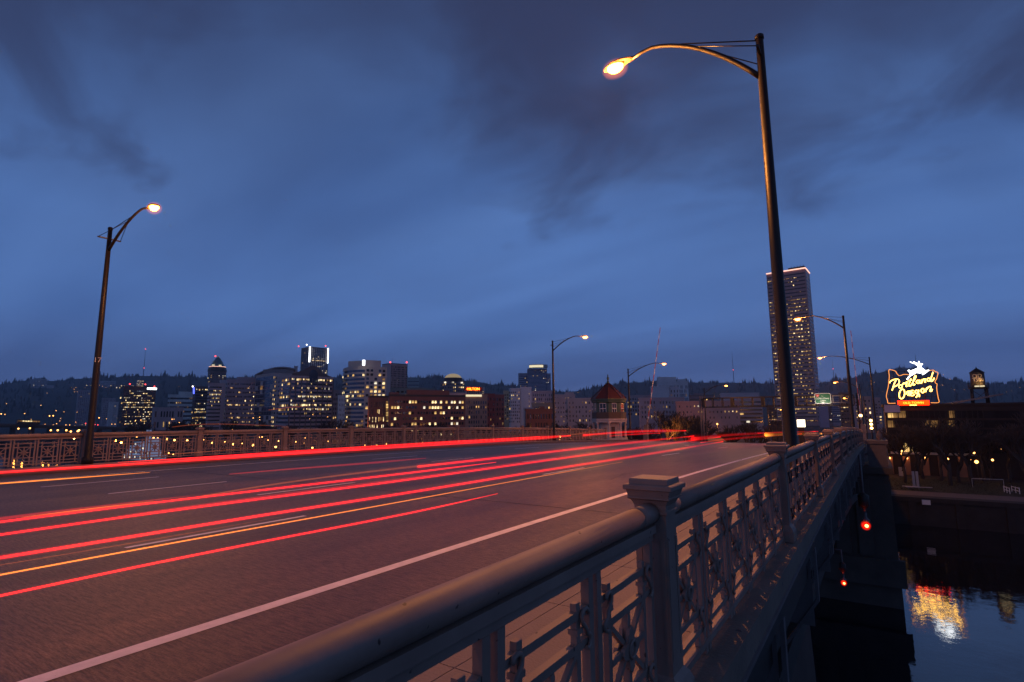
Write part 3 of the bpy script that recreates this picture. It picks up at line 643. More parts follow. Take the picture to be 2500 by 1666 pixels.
# ------------------------------------------------------------------ barrier gates
def gate(base, tip, label):
    t = thing('barrier_gate', label, 'barrier gate', base, 0, 'raised bridge barrier gates')
    d = tip-base; p0 = d*0.13; n = 16
    for k in range(n):
        a = p0+(d-p0)*(k/n); c = p0+(d-p0)*((k+1)/n); wd = 0.22-0.15*k/n
        b = MB(); b.bar(a, c, 0.06, wd, up=(0, 1, 0)); b.obj('stripe', M['red'] if k % 2 else M['white'], t)
    z0 = -(base.z-zr(base.y)-0.12)
    b = MB(); b.box((-0.30, -0.28, z0), (0.30, 0.28, z0+1.25)); b.obj('cabinet', M['pale_steel'], t)
    b = MB(); b.box((-0.38, -0.36, z0+1.254), (0.38, 0.36, z0+1.33)); b.box((-0.13, -0.31, z0+1.334), (0.34, 0.31, z0+2.15)); b.obj('pivot_housing', M['pale_steel'], t)
    b = MB(); b.bar((0.05, 0, z0+1.7), d*0.16, 0.16, 0.22); b.obj('counterarm', M['pale_steel'], t)
    b = MB(); b.lathe(d*0.16+Vector((-0.12, -0.2, 0)), [(0.03, -0.1), (0.1, -0.06), (0.1, 0.06), (0.03, 0.1)], 8); b.obj('warning_lamp', M['redlamp'] if False else M['iron'], t)
    return t
gate(on_y(1577, 1066, 75), on_y(1612, 800, 75), 'raised red and white barrier arm left, just right of the red roofed control house')
gate(on_y(2107, 1068, 71), on_y(2077, 808, 71), 'raised red and white barrier arm at the right hand railing end')
# amber signal beside the right gate
p = on_y(2127, 1036, 72)
t = thing('warning_signal', 'three stacked amber warning lamps beside the right hand barrier gate', 'signal lamp', (p.x, p.y, zr(72)))
b = MB(); b.tube([(0, 0, -1.0), (0, 0, p.z-zr(72)+0.8)], 0.07, 8); b.obj('pole', M['pole'], t)
for dz in (-0.42, 0.0, 0.40):
    b = MB(); b.box((-0.24, -0.16, p.z-zr(72)+dz-0.19), (0.24, 0.1, p.z-zr(72)+dz+0.19)); o = b.obj('housing', M['pole'], t)
    b = MB(); b.lathe((0, -0.25, p.z-zr(72)+dz), [(0.02, -0.14), (0.11, -0.1), (0.15, 0), (0.11, 0.1), (0.02, 0.14)], 10); b.obj('lamp', M['amber'], t)
p = on_y(2101, 1015, 71)
t = thing('gate_lamp', 'single bright white lamp at the foot of the right barrier arm', 'lamp', (p.x, p.y, p.z))
b = MB(); b.lathe((0, 0, 0), [(0.02, -0.16), (0.13, -0.11), (0.17, 0), (0.13, 0.11), (0.02, 0.16)], 10); b.obj('globe', M['amber'], t)
b = MB(); b.bar((0.1, 0, 0.05), (0.9, 0.3, -0.3), 0.05, 0.05); b.obj('bracket', M['iron'], t)
# ------------------------------------------------------------------ overhead sign truss
GY = 112.0; g0 = on_y(1717, 975, GY); g1 = on_y(2086, 987, GY); zt0, zb0 = g0.z+0.1, on_y(1717, 999, GY).z; zt1 = on_y(1990, 967, GY).z; zb1 = zt1-1.75
gt = thing('sign_gantry', 'long rusty overhead truss spanning the road with a pale pylon at its left end', 'sign gantry', (0, GY, 0))
zt0 = zt1-0.0; zb0 = zt0-1.75
b = MB(); xa, xb = g0.x, g1.x
for dy in (-0.5, 0.5):
    for z in (zt0, zb0): b.bar((xa, dy, z), (xb, dy, z), 0.16, 0.22)
b.obj('chord', M['pole'], gt)
n = 14
for k in range(n+1):
    x = xa+(xb-xa)*k/n; b = MB()
    for dy in (-0.5, 0.5): b = MB(); b.bar((x, dy, zb0+0.112), (x, dy, zt0-0.112), 0.16 if k % 3 else 0.55, 0.12, up=(0, 1, 0)); b.obj('vertical', M['pole'], gt)
for dx in (-0.22, 0.22): b = MB(); b.tube([(xa-0.45+dx, 0, zr(GY)-1), (xa-0.45+dx, 0, zt0+0.5)], 0.15, 10); b.obj('pylon_leg', M['pale_steel'], gt)
b = MB(); b.tube([(xb+0.5, 0, zr(GY)-1), (xb+0.5, 0, zt0+0.3)], 0.17, 10); b.obj('pylon_leg', M['pole'], gt)
# green direction sign
sL, sR = on_y(1989, 975, GY-0.9), on_y(2029, 975, GY-0.9); sT, sB = on_y(2008, 960.5, GY-0.9).z, on_y(2010, 986, GY-0.9).z
sg = thing('direction_sign', 'green overhead road sign with white border reading Naito Pkwy and Salem', 'road sign', ((sL.x+sR.x)/2, GY-0.9, (sT+sB)/2))
W_, H_ = (sR.x-sL.x)/2, (sT-sB)/2
def rrect(w, h, r, n=5):
    out = []
    for cx, cz, a0 in ((w-r, h-r, 0), (-w+r, h-r, 90), (-w+r, -h+r, 180), (w-r, -h+r, 270)):
        out += [(cx+r*math.cos(math.radians(a0+90*i/n)), cz+r*math.sin(math.radians(a0+90*i/n))) for i in range(n+1)]
    return out
EX, EZ = Vector((1, 0, 0)), Vector((0, 0, 1))
b = MB(); b.prism(rrect(W_, H_, 0.28), EX, EZ, (0, 0, 0), Vector((0, 0.06, 0))); b.obj('border', M['white'], sg)
b = MB(); b.prism(rrect(W_-0.09, H_-0.09, 0.22), EX, EZ, (0, -0.012, 0), Vector((0, 0.01, 0))); b.obj('panel', M['signgreen'], sg)
def stxt(s, x, z, size): return text_obj('lettering', s, size, M['white'], (x, -0.03, z), (1, 0, 0), (0, 0, 1), sg, 0.004)
stxt('Naito Pkwy', 0, 0.02*H_, 0.46*H_); stxt('Salem', 0, -0.42*H_, 0.44*H_); stxt('To', -0.05*W_, 0.42*H_, 0.28*H_)
b = MB(); b.prism([(-0.30, 0.1), (0.30, 0.1), (0, -0.18)], EX, EZ, (0, -0.026, -0.80*H_), Vector((0, 0.008, 0))); b.obj('arrow', M['white'], sg)
b = MB(); b.prism([(-0.26, 0.24), (-0.1, 0.2), (0, 0.25), (0.1, 0.2), (0.26, 0.24), (0.27, 0.0), (0, -0.3), (-0.27, 0.0)], EX, EZ, (-0.62*W_, -0.026, 0.55*H_), Vector((0, 0.008, 0))); b.obj('shield', flat('shield_red', (0.30, 0.05, 0.06)), sg)
text_obj('shield_number', '5', 0.34, M['white'], (-0.62*W_, -0.036, 0.55*H_-0.03), (1, 0, 0), (0, 0, 1), sg, 0.004)
b = MB(); b.box((-1.1, -1.7, -H_-0.35), (1.1, -1.45, -H_-0.22)); b.bar((0, -1.5, -H_-0.3), (0, 0.5, -H_-0.1), 0.06, 0.06); b.obj('luminaire', M['pole'], sg)
l = bpy.data.lights.new('sign_light', 'AREA'); l.energy = 110; l.color = (1, 0.9, 0.72); l.shape = 'RECTANGLE'; l.size = 1.9; l.size_y = 0.15
o = bpy.data.objects.new('sign_light', l); col.objects.link(o); o.parent = sg; o.location = (0, -1.58, -H_-0.2); o.rotation_euler = (math.radians(140), 0, 0)
fL, fR = on_y(2032, 975, GY-0.7).x, on_y(2054, 975, GY-0.7).x
fs = thing('empty_square', 'empty pale square steel frame right of the green road sign', 'sign frame', (0, GY-0.7, 0))
for nm, a, c in (('rail', (fL, 0, sT-0.5), (fR+0.4, 0, sT-0.5)), ('rail', (fL, 0, sB+0.15), (fR+0.6, 0, sB+0.15)), ('stile', (fL+0.1, 0, sB+0.23), (fL+0.1, 0, sT-0.58)), ('stile', (fR, 0, sB+0.23), (fR, 0, sT-0.58))):
    b = MB(); b.bar(a, c, 0.16, 0.16, up=(0, 1, 0)); b.obj(nm, M['pale_steel'], fs)
# ------------------------------------------------------------------ bus shelter with lit panel, far traffic
SY = 98.0
p = on_y(1955, 1034, SY); a0, a1 = on_y(1946, 1034, SY), on_y(1966, 1034, SY); zt, zb_ = on_y(1955, 1025, SY).z, on_y(1955, 1043, SY).z
t = thing('advert_panel', 'bright white lit advert panel at the roadside behind the nearest lamp pole', 'advert panel', (p.x, SY, zr(SY)))
b = MB(); b.box((a0.x-p.x-0.06, -0.09, zb_-zr(SY)-0.1), (a1.x-p.x+0.06, 0.09, zt-zr(SY)+0.08)); b.box((-0.4, -0.08, -0.1), (0.4, 0.08, zb_-zr(SY)-0.104)); b.obj('case', M['pole'], t)
b = MB(); b.box((a0.x-p.x, -0.11, zb_-zr(SY)), (a1.x-p.x, -0.094, zt-zr(SY))); b.obj('screen', emi('advert_light', (1.0, 0.86, 0.62), 3.0, True), t)
p0, p1 = on_y(1881, 1027, 104), on_y(1919, 1027, 104)
t = thing('bus_shelter', 'low bus shelter with thin pale roof at the left kerb behind the light trails', 'bus shelter', (p0.x, 104, zr(104)))
W2 = p1.x-p0.x; hz = p0.z-zr(104)
b = MB(); b.box((-0.2, -0.8, hz), (W2+0.2, 0.8, hz+0.14)); b.obj('roof', M['pale_steel'], t)
for k in range(4): b = MB(); b.box((W2*k/3-0.05, 0.6, -0.5), (W2*k/3+0.05, 0.7, hz-0.004)); b.obj('post', M['pole'], t)
b = MB(); b.box((0.06, 0.63, 0.3), (W2-0.06, 0.66, hz-0.1)); b.obj('glass_panel', M['glass'], t)
# ------------------------------------------------------------------ vehicles far along the road
def car(x, y, label, c=(0.03, 0.03, 0.035), s=1.0, front=False):
    t = thing('car', label, 'car', (x, y, zr(y)+0.01), 0, 'cars far along the road')
    b = MB(); b.prism([(-2.2, 0.35), (-2.2, 0.85), (-1.5, 0.95), (-0.9, 1.45), (0.6, 1.45), (1.4, 0.95), (2.15, 0.8), (2.2, 0.35)], Vector((0, 1, 0)), EZ, (-0.85, 0, 0), Vector((1.7, 0, 0))); b.obj('body', flat('car_dark', c, 0.05, 0.3), t)
    b = MB(); b.box((-0.7, -2.0+0.52, 1.0), (0.7, -1.12, 1.36)); b.obj('rear_window', M['glass'], t)
    for sx in (-0.62, 0.62): b = MB(); b.box((sx-0.18, -2.24, 0.62), (sx+0.18, -2.205, 0.82)); b.obj('tail_light', M['redlamp'] if not front else M['whitelamp'], t)
    for sx in (-0.8, 0.8):
        for yy in (-1.35, 1.35): b = MB(); b.tube([(sx-0.1, yy, 0.33), (sx+0.1, yy, 0.33)], 0.33, 12); b.obj('wheel', M['iron'], t)
    return t
def car_at(u, Y, label, **k):
    v = 1035; p = on_y(u, v, Y); return car(p.x, Y, label, **k)
car_at(2027, 158, 'dark car with red tail lights, leftmost of the distant queue beyond the right railing')
car_at(2044, 172, 'dark car with red tail lights, rightmost of the distant queue beyond the right railing')
car_at(2036, 190, 'distant car with white lights in the middle of the queue beyond the right railing', front=True)
car_at(1998, 130, 'dark car with one low red glow left of the far railing posts')
# ------------------------------------------------------------------ navigation lamps under the bridge
def navlamp(u, v, Y, label, hang, size=1.0):
    p = on_y(u, v, Y)
    t = thing('navigation_lamp', label, 'navigation lamp', p, 0, 'red navigation lamps under the bridge'); t.scale = (size, size, size)
    b = MB(); b.lathe((0, 0, -0.05), [(0.04, -0.30), (0.19, -0.23), (0.26, -0.1), (0.28, 0.0), (0.26, 0.1), (0.19, 0.2), (0.05, 0.25)], 16); b.obj('lens', M['redhalo'], t)  # oversized soft-edged lens carries the red halo in its emission
    b = MB(); b.lathe((0.04, -0.24, -0.04), [(0.01, -0.10), (0.08, -0.06), (0.10, 0), (0.08, 0.06), (0.01, 0.10)], 8); b.obj('bulb', M['globe'], t)
    b = MB(); b.lathe((0, 0, 0.204), [(0.24, 0), (0.24, 0.06), (0.1, 0.2), (0.1, 0.5)], 10); b.obj('housing', M['pale_steel'], t)
    b = MB(); b.tube([(0, 0, 0.7), (0, 0, hang), (-0.9, 0.0, hang)], 0.07, 8); b.obj('hanger', M['pale_steel'], t)
    b = MB(); b.lathe((0, 0, 0.95), [(0.1, 0), (0.3, 0.15), (0.3, 0.75), (0.1, 0.9)], 8); b.obj('junction_box', M['steel'], t)
    l = bpy.data.lights.new('nav_light', 'POINT'); l.energy = 12; l.color = (1, 0.05, 0.01); l.shadow_soft_size = 0.15
    o = bpy.data.objects.new('nav_light', l); col.objects.link(o); o.parent = t; o.location = (0, -0.45, -0.15)
navlamp(2114, 1281, 40, 'upper red navigation lamp hanging below the bridge over the dark water', 4.2)
navlamp(2060, 1422, 38, 'lower red navigation lamp hanging against the dark concrete pier', 3.0, 0.6)
# ------------------------------------------------------------------ city buildings
WIN = {}
def win_mesh(key, w, h, mi):
    k = (round(w, 2), round(h, 2), mi)
    if k not in WIN:
        b = MB(); b.box((-w/2, -0.06, -h/2), (w/2, 0.06, h/2)); WIN[k] = b.mesh('window', [M[mi]])
    return WIN[k]
PAL = {'warm2': (('lit', 3), ('litb', 1), ('litd', 6)), 'warm': (('lit', 5), ('litb', 2), ('litd', 4)), 'bright': (('lit', 4), ('litb', 5), ('litd', 1), ('litw', 2)), 'dim': (('litd', 6), ('lit', 2)), 'white': (('litw', 4), ('lit', 2), ('litd', 2))}
def pick(rnd, pal):
    t = sum(x[1] for x in PAL[pal]); r = rnd.random()*t
    for n, k in PAL[pal]:
        r -= k
        if r <= 0: return n
    return 'lit'
def facade(root, O, ex, W, H, D, rows, cols, ww=0.6, wh=0.55, lit=0.25, pal='warm', rowlit=None, z0=0.03, z1=0.97, x0=0.02, x1=0.98, dark='glass', seed=1, band=False, ribs=0, ribm=None, force=False):
    """windows on a face: O bottom corner seen from outside at the left, ex to the right"""
    rnd = random.Random(seed); nrm = Vector((ex.y, -ex.x, 0)); rot = math.atan2(ex.y, ex.x)
    cw = W*(x1-x0)/cols; rh = H*(z1-z0)/rows; w = cw*ww; h = rh*wh
    indiv = force or (w/D*FPX >= 4.6 and rows*cols <= 300)
    J = MB(); mats = ['glass', 'blueglass', 'lit', 'litb', 'litd', 'litw', 'pinkglass', 'dullglass']
    for r in range(rows):
        pr_ = rowlit[r % len(rowlit)] if rowlit else lit*(2.2 if rnd.random() < 0.22 else 0.75)
        z = H*z0+rh*(r+0.5); prev = None
        if band:
            c = O+ex*(W*(x0+x1)/2)+Vector((0, 0, z))+nrm*0.05
            J.obox(c, ex*(W*(x1-x0)/2), nrm*0.05, Vector((0, 0, h/2)), mats.index(dark))
        for k in range(cols):
            on = rnd.random() < pr_
            if prev and rnd.random() < 0.35 and pr_ > 0: on = True if pr_ < 0.9 else on
            prev = on and rnd.random() < 0.5
            mi = pick(rnd, pal) if on else (rnd.choice(('glass', 'glass', 'blueglass', 'dullglass')) if dark == 'glass' else dark)
            if not on and not band and rnd.random() < 0.16: continue
            if band and not on: continue
            c = O+ex*(W*x0+cw*(k+0.5))+Vector((0, 0, z))
            if indiv:
                o = link('window', win_mesh(0, w, h, mi), root, c+nrm*(0.13 if band else 0.05)); o.rotation_euler = (0, 0, rot)
            else:
                hs = h*(0.5+0.5*rnd.random())/2 if on else h/2
                J.obox(c+nrm*(0.12 if band else 0.06)+Vector((0, 0, (h/2-hs) if on else 0)), ex*(w/2*(0.85 if not on else rnd.uniform(0.6, 1.0))), nrm*0.05, Vector((0, 0, hs)), mats.index(mi))
    if J.v: tag(J.obj('windows', [M[m] for m in mats], root), kind='stuff')
    if ribs:
        Rb = MB()
        for k in range(ribs+1):
            c = O+ex*(W*(x0+(x1-x0)*k/ribs))+Vector((0, 0, H/2)); Rb.obox(c+nrm*0.2, ex*max(0.18, W/ribs*0.13), nrm*0.2, Vector((0, 0, H*0.49)))
        tag(Rb.obj('ribs', [M[ribm]], root), kind='stuff')
def corner_geo(uL, uC, uR, vT, D, al, vB=None):
    C = at(uC, 1000, D); top = at(uC, vT, D).z
    d = C-CAM; d.z = 0; fw = d.normalized(); rt = Vector((fw.y, -fw.x, 0))
    dR = rt*math.cos(al)+fw*math.sin(al); dL = -rt*math.sin(al)+fw*math.cos(al)
    def hit(u, dr):
        r = ray(u, 1000); r.z = 0   # CAM + r*s = C + dr*t
        det = r.x*(-dr.y)+dr.x*r.y
        return (r.x*(C.y-CAM.y)-r.y*(C.x-CAM.x))/det if abs(det) > 1e-9 else 10
    wR = hit(uR, dR); wL = hit(uL, dL) if uL < uC-0.5 else None
    return C, top, dR, dL, wR, wL, fw
def B(name, label, cat, uL, uC, uR, vT, D, al, colr, fr=None, fl=None, vB=None, roof=None, pent=None, depth=None, seed=1, capm=None):
    al = math.radians(al)
    C, top, dR, dL, wR, wL, fw = corner_geo(uL, uC, uR, vT, D, al)
    if wL is None or wL > 200 or wL < 0: wL = depth or max(10, wR*0.6)
    gz = at(uC, vB, D).z if vB else ground_z(C.y)-0.3 if C.y > BANK else GR
    if vB: gz -= 6
    H = top-gz
    t = thing(name, label, cat, (C.x, C.y, gz))
    if isinstance(colr, str): wm = M[colr]
    else: wm = flat('facade_%02d_%02d_%02d' % tuple(int(c*100) for c in colr), colr)
    q = [Vector((0, 0, 0)), dR*wR, dR*wR+dL*wL, dL*wL]
    b = MB(); b.prism([(p.x, p.y) for p in q], Vector((1, 0, 0)), Vector((0, 1, 0)), (0, 0, 0), Vector((0, 0, H))); b.obj('wall', wm, t)
    # parapet
    b = MB(); th = 0.35; ph = 0.9
    for s0, s1 in zip(q, q[1:]+q[:1]):
        b.bar(s0+Vector((0, 0, H+ph/2+0.003)), s1+Vector((0, 0, H+ph/2+0.003)), th, ph)
    b.obj('parapet', capm and M[capm] or wm, t)
    if pent:
        for (fx0, fx1, fy0, fy1, h) in pent:
            b = MB(); P = lambda x, y: dR*wR*x+dL*wL*y
            pts = [P(fx0, fy0), P(fx1, fy0), P(fx1, fy1), P(fx0, fy1)]
            b.prism([(p.x, p.y) for p in pts], Vector((1, 0, 0)), Vector((0, 1, 0)), (0, 0, H+0.004), Vector((0, 0, h))); b.obj('penthouse', wm, t)
    if fr: facade(t, Vector((0, 0, 0)), dR, wR, H, D, seed=seed, **fr)
    if fl: facade(t, dL*wL, -dL, wL, H, D, seed=seed+50, **fl)
    return t, dict(C=C, top=top, dR=dR, dL=dL, wR=wR, wL=wL, H=H, gz=gz, fw=fw)
def beacon(u, v, D, label, m='beacon', r=None):
    p = at(u, v, D); s = r or D*0.0012
    b = MB(); b.lathe((0, 0, 0), [(s*0.2, -s), (s*0.8, -s*0.5), (s, 0), (s*0.8, s*0.5), (s*0.2, s)], 8)
    return p, b
A_ = 24   # downtown grid turned against the view
g = lambda rows, cols, **k: dict(rows=rows, cols=cols, **k)
# --- hill side
B('hill_block', 'pale grey tiered medical block high on the wooded hill at far left', 'building', 62, 78, 108, 925, 2050, 30, (0.22, 0.22, 0.25), g(9, 8, lit=0.06, pal='white'), g(9, 4, lit=0.12, pal='white'), vB=952)
B('hill_block', 'low pale wing right of the grey tiered medical block on the left hill', 'building', 108, 109, 126, 941, 2050, 10, (0.22, 0.22, 0.25), g(3, 5, lit=0.35, pal='white', z1=0.5), vB=955)
B('hill_block', 'dark hill block with one bright golden vertical strip beside the left lamp pole', 'building', 198, 204, 226, 930, 1950, 15, (0.10, 0.10, 0.13), g(8, 8, lit=0.15), g(8, 2, lit=0.2), vB=950)
B('hill_block', 'long pale hospital terrace with lit windows on the hill right of the left lamp pole', 'building', 238, 240, 276, 930, 1950, 8, (0.24, 0.24, 0.28), g(5, 12, lit=0.15, pal='warm'), vB=948)
B('hill_block', 'low lit hill building with reddish roof edge behind the brown office block', 'building', 276, 277, 330, 939, 1900, 8, (0.13, 0.10, 0.11), g(3, 14, lit=0.5, pal='bright'), vB=950)
B('hill_block', 'small lit hill tower above the brown office block with glowing top storeys', 'building', 327, 328, 345, 928, 1850, 8, (0.16, 0.15, 0.17), g(5, 6, lit=0.75, pal='bright'), vB=940)
B('hill_block', 'small lit block on the hill right of the brown office block', 'building', 352, 353, 384, 931, 1850, 8, (0.13, 0.13, 0.16), g(4, 8, lit=0.1, pal='warm'), vB=942)
# --- left group
B('apartment_slab', 'tall grey ribbed apartment slab left of the left lamp pole', 'building', 185, 187, 226, 953, 820, 12, (0.19, 0.18, 0.21), g(22, 8, ww=0.35, lit=0.015, dark='blueglass', ribs=5, ribm='f_slab') if False else g(22, 8, ww=0.3, lit=0.02), None)
B('apartment_slab', 'grey ribbed apartment slab just right of the left lamp pole', 'building', 246, 250, 280, 973, 800, 14, (0.19, 0.18, 0.21), g(14, 7, ww=0.3, lit=0.03), g(14, 2, ww=0.3, lit=0.03))
B('apartment_slab', 'small pale grey slab with one dark window column beside the brown office block', 'building', 264, 266, 288, 983, 700, 8, (0.30, 0.29, 0.31), g(12, 3, ww=0.25, lit=0.05, x0=0.45, x1=0.85))
t, q = B('office_block', 'dark brown office block with many golden lit rows and a white roof sign', 'building', 290, 298, 377, 944, 560, 10, (0.055, 0.035, 0.035), g(15, 20, ww=0.62, wh=0.42, pal='bright', z0=0.12, z1=0.93, rowlit=[.35, .5, .25, .65, .1, .5, .15, .85, .2, .9, .3, .35, .25, .3, .1]), g(15, 2, lit=0.2))
p = at(371, 949.5, 556)
o = MB().box((-4.2, -0.2, -1.0), (4.2, 0.2, 1.0)).obj('sign_panel', M['neonw'], t, p-t.location); o.rotation_euler = (0, 0, math.atan2(q['dR'].y, q['dR'].x))
for u, v in ((317, 938), (355, 939), (377, 944)):
    p, b = beacon(u, v, 560, ''); b.obj('beacon', M['beacon'], t, p-t.location)
    b = MB(); b.tube([p-t.location-Vector((0, 0, 0.5)), Vector((p.x-t.location.x, p.y-t.location.y, q['H']-0.5))], 0.15, 5); b.obj('mast', M['iron'], t)
B('office_block', 'white stepped office block with dark window bands left of the blue lit tower', 'building', 408, 412, 470, 965, 620, 12, (0.36, 0.34, 0.36), g(7, 12, band=True, wh=0.4, lit=0.1, pal='dim'), g(7, 2, band=True, wh=0.4, lit=0), pent=[(0.42, 0.98, 0.2, 0.9, 4.5)])
B('office_block', 'low pale podium in front of the white stepped office block', 'building', 372, 376, 448, 997, 520, 8, (0.22, 0.20, 0.22), g(2, 10, lit=0.05))
t, q = B('office_block', 'dark glass tower with blue neon corner stripe', 'building', 468, 474, 508, 945, 560, 14, (0.045, 0.042, 0.05), g(14, 9, band=True, wh=0.55, pal='bright', rowlit=[.3, .35, .25, .75, .1, .85, .8, .1, .3, .15, .1, .05, .1, .7]), g(14, 2, lit=0.1), seed=4)
p0, p1 = at(473, 962, 558), at(473, 946, 558); b = MB(); b.tube([p0-t.location, p1-t.location], 0.8, 6); b.obj('neon_strip', M['neonb'], t)
p, b = beacon(470.5, 944, 557, ''); b.obj('roof_lamp', M['whitelamp'], t, p-t.location)
# --- pyramid roofed tower
t, q = B('brick_tower', 'slender tower with teal pyramid roof and lit crown', 'tower', 501, 507, 547, 905, 950, 10, (0.10, 0.075, 0.075), g(14, 8, ww=0.5, wh=0.45, lit=0.22, pal='white', z0=0.45, z1=0.97), g(14, 2, ww=0.5, wh=0.4, lit=0.2, z0=0.45))
Cc = (q['dR']*q['wR']+q['dL']*q['wL'])/2; H = q['H']; hw = q['wR']/2
b = MB(); b.lathe(Cc+Vector((0, 0, H+0.01)), [(hw*1.18, 0), (hw*1.16, 4), (hw*1.02, 9.0)], 8, 0, False, math.pi/8); b.obj('setback', M['iron'], t)
b = MB(); b.lathe(Cc+Vector((0, 0, H+9.02)), [(hw*0.95, 0), (hw*0.62, 8), (hw*0.28, 15.5), (hw*0.14, 16.5), (hw*0.12, 19)], 8, 0, False, math.pi/8); b.obj('roof', mat('teal_roof', (0.10, 0.20, 0.20), 0.5, 0.3, 0.1, 0.2), t)
b = MB(); b.lathe(Cc+Vector((0, 0, H+8.2)), [(hw*1.05, 0), (hw*1.06, 0.8)], 8, 0, False, math.pi/8); b.obj('light_band', M['pinkedge'], t)
b = MB(); b.box((Cc.x-1.2, Cc.y-1.2, H+25.6), (Cc.x+1.2, Cc.y+1.2, H+28)); b.obj('crown_light', M['crown'], t)
for s in (-0.55, 0.3): b = MB(); pp = Cc-q['fw']*hw*0.95+q['dR']*hw*s; b.obox(pp+Vector((0, 0, H+10.6)), q['dR']*2.2, q['fw']*0.3, Vector((0, 0, 0.9))); b.obj('crown_light', M['crown'], t)
p, b = beacon(526, 870, 950, '', r=1.3); b.obj('beacon', M['beacon'], t, p-t.location); b = MB(); b.tube([Cc+Vector((0, 0, H+27)), p-t.location], 0.3, 5); b.obj('mast', M['iron'], t)
B('office_block', 'pale banded office block with orange windows in front of the pyramid roofed tower', 'building', 504, 508, 547, 937, 480, 10, (0.27, 0.21, 0.22), g(12, 9, band=True, wh=0.4, pal='bright', x0=0.0, x1=0.75, rowlit=[.0, .0, .05, .05, .1, .1, .1, .5, .45, .9, .6, .0]), g(12, 2, band=True, wh=0.4, lit=0))
B('office_block', 'plain lilac grey block with a notch, left half of the broad court block', 'building', 532, 534, 549, 930, 520, 6, (0.24, 0.24, 0.29), g(12, 2, lit=0.05, ww=0.3, wh=0.3))
B('office_block', 'broad grey lilac block with dark sloped roof and few lit strips', 'building', 548, 551, 620, 928, 500, 8, (0.23, 0.20, 0.23), g(11, 20, ww=0.7, wh=0.38, lit=0.05, pal='warm', rowlit=[.3, .3, .35, .35, .02, .6, .25, .1, .12, .1, .05]), g(11, 2, lit=0), pent=[(0.35, 1.0, 0.2, 0.9, 3.5)])
# --- courthouse with curved roof
t, q = B('courthouse', 'tall court tower with a sweeping curved roof and dark glass left side', 'building', 620, 664, 716, 912, 470, 22, (0.27, 0.23, 0.23), g(12, 4, ww=0.5, wh=0.4, lit=0.04, x0=0.05, x1=0.6), g(12, 7, ww=0.92, wh=0.9, dark='blueglass', lit=0.03, pal='warm'), seed=3)
H = q['H']; dR, dL = q['dR'], q['dL']
n = 14; lo = []; hi_ = []
for i in range(n+1):
    s = i/n; x = -q['wL']*0.0
    P = (dL*q['wL'])*(1-s)*1.05+dR*q['wR']*s*1.02
    z = H+0.9+9.5*math.sin(math.pi*(0.12+0.62*s))-2.5
    lo.append((P, z))
b = MB(); back = q['fw']*22
vs = []
for P, z in lo: vs += [P-q['fw']*2.5+Vector((0, 0, z-1.2)), P+back+Vector((0, 0, z-1.2)), P+back+Vector((0, 0, z)), P-q['fw']*2.5+Vector((0, 0, z))]
b.add(vs, [(4*i+j, 4*i+(j+1) % 4, 4*i+4+(j+1) % 4, 4*i+4+j) for i in range(n) for j in range(4)]+[(3, 2, 1, 0), (4*n, 4*n+1, 4*n+2, 4*n+3)]); b.obj('curved_roof', flat('grey_roof', (0.16, 0.15, 0.16)), t)
pts = [(dL*q['wL']*0.75, 0), (dR*q['wR']*0.0, 0)]
b = MB(); b.prism([(p.x, p.y) for p in (dL*q['wL']*0.6+q['fw']*2, dR*q['wR']*0.95+q['fw']*2, dR*q['wR']*0.95+q['fw']*18, dL*q['wL']*0.6+q['fw']*18)], Vector((1, 0, 0)), Vector((0, 1, 0)), (0, 0, H+0.9), Vector((0, 0, 4.6))); b.obj('attic', flat('attic_grey', (0.12, 0.11, 0.12)), t)
facade(t, Vector((0, 0, 0))-q['dL']*0, (-dL).normalized()*-1 if False else dR, q['wR'], H, 470, 12, 2, ww=0.5, wh=0.5, lit=0.75, pal='bright', x0=-0.02, x1=0.12, seed=9)
t, q = B('chimney_tower', 'short tapering concrete vent tower between the curved roof and the white edged tower', 'tower', 713, 714, 722, 895, 500, 10, (0.26, 0.24, 0.25))
# --- white edged tower
t, q = B('bank_tower', 'tall dark tower with white glowing vertical corner edges', 'tower', 729, 750, 795, 845, 1050, 28, (0.07, 0.065, 0.075), g(36, 18, ww=0.75, wh=0.5, pal='bright', rowlit=[0]*15+[.2, .45, .05, .15, .5, .25, .0, .05, .1, .75, .45, .1, .2, .1, .0, .85, .35, .1, .05, .0, .0], ribs=9, ribm='rib'), g(36, 8, ww=0.6, wh=0.5, lit=0.02, ribs=8, ribm='pale_steel'), seed=6)
H = q['H']
for P in (Vector((0, 0, 0)), q['dR']*q['wR']):
    b = MB(); b.bar(P+Vector((0, 0, H*0.80))-q['fw']*0.8, P+Vector((0, 0, H+1))-q['fw']*0.8, 3.2, 1.2, up=(0, 1, 0)); b.obj('edge_light', M['neonw'], t)
    b = MB(); b.bar(P+Vector((0, 0, H*0.3))-q['fw']*0.7, P+Vector((0, 0, H*0.80))-q['fw']*0.7, 2.6, 1.0, up=(0, 1, 0)); b.obj('edge_pier', M['stone'], t)
for u, v in ((729, 846), (749, 842), (795, 845)):
    p, b = beacon(u, v, 1045, '', r=1.2); b.obj('beacon', M['beacon'] if u != 749 else M['whitelamp'], t, p-t.location)
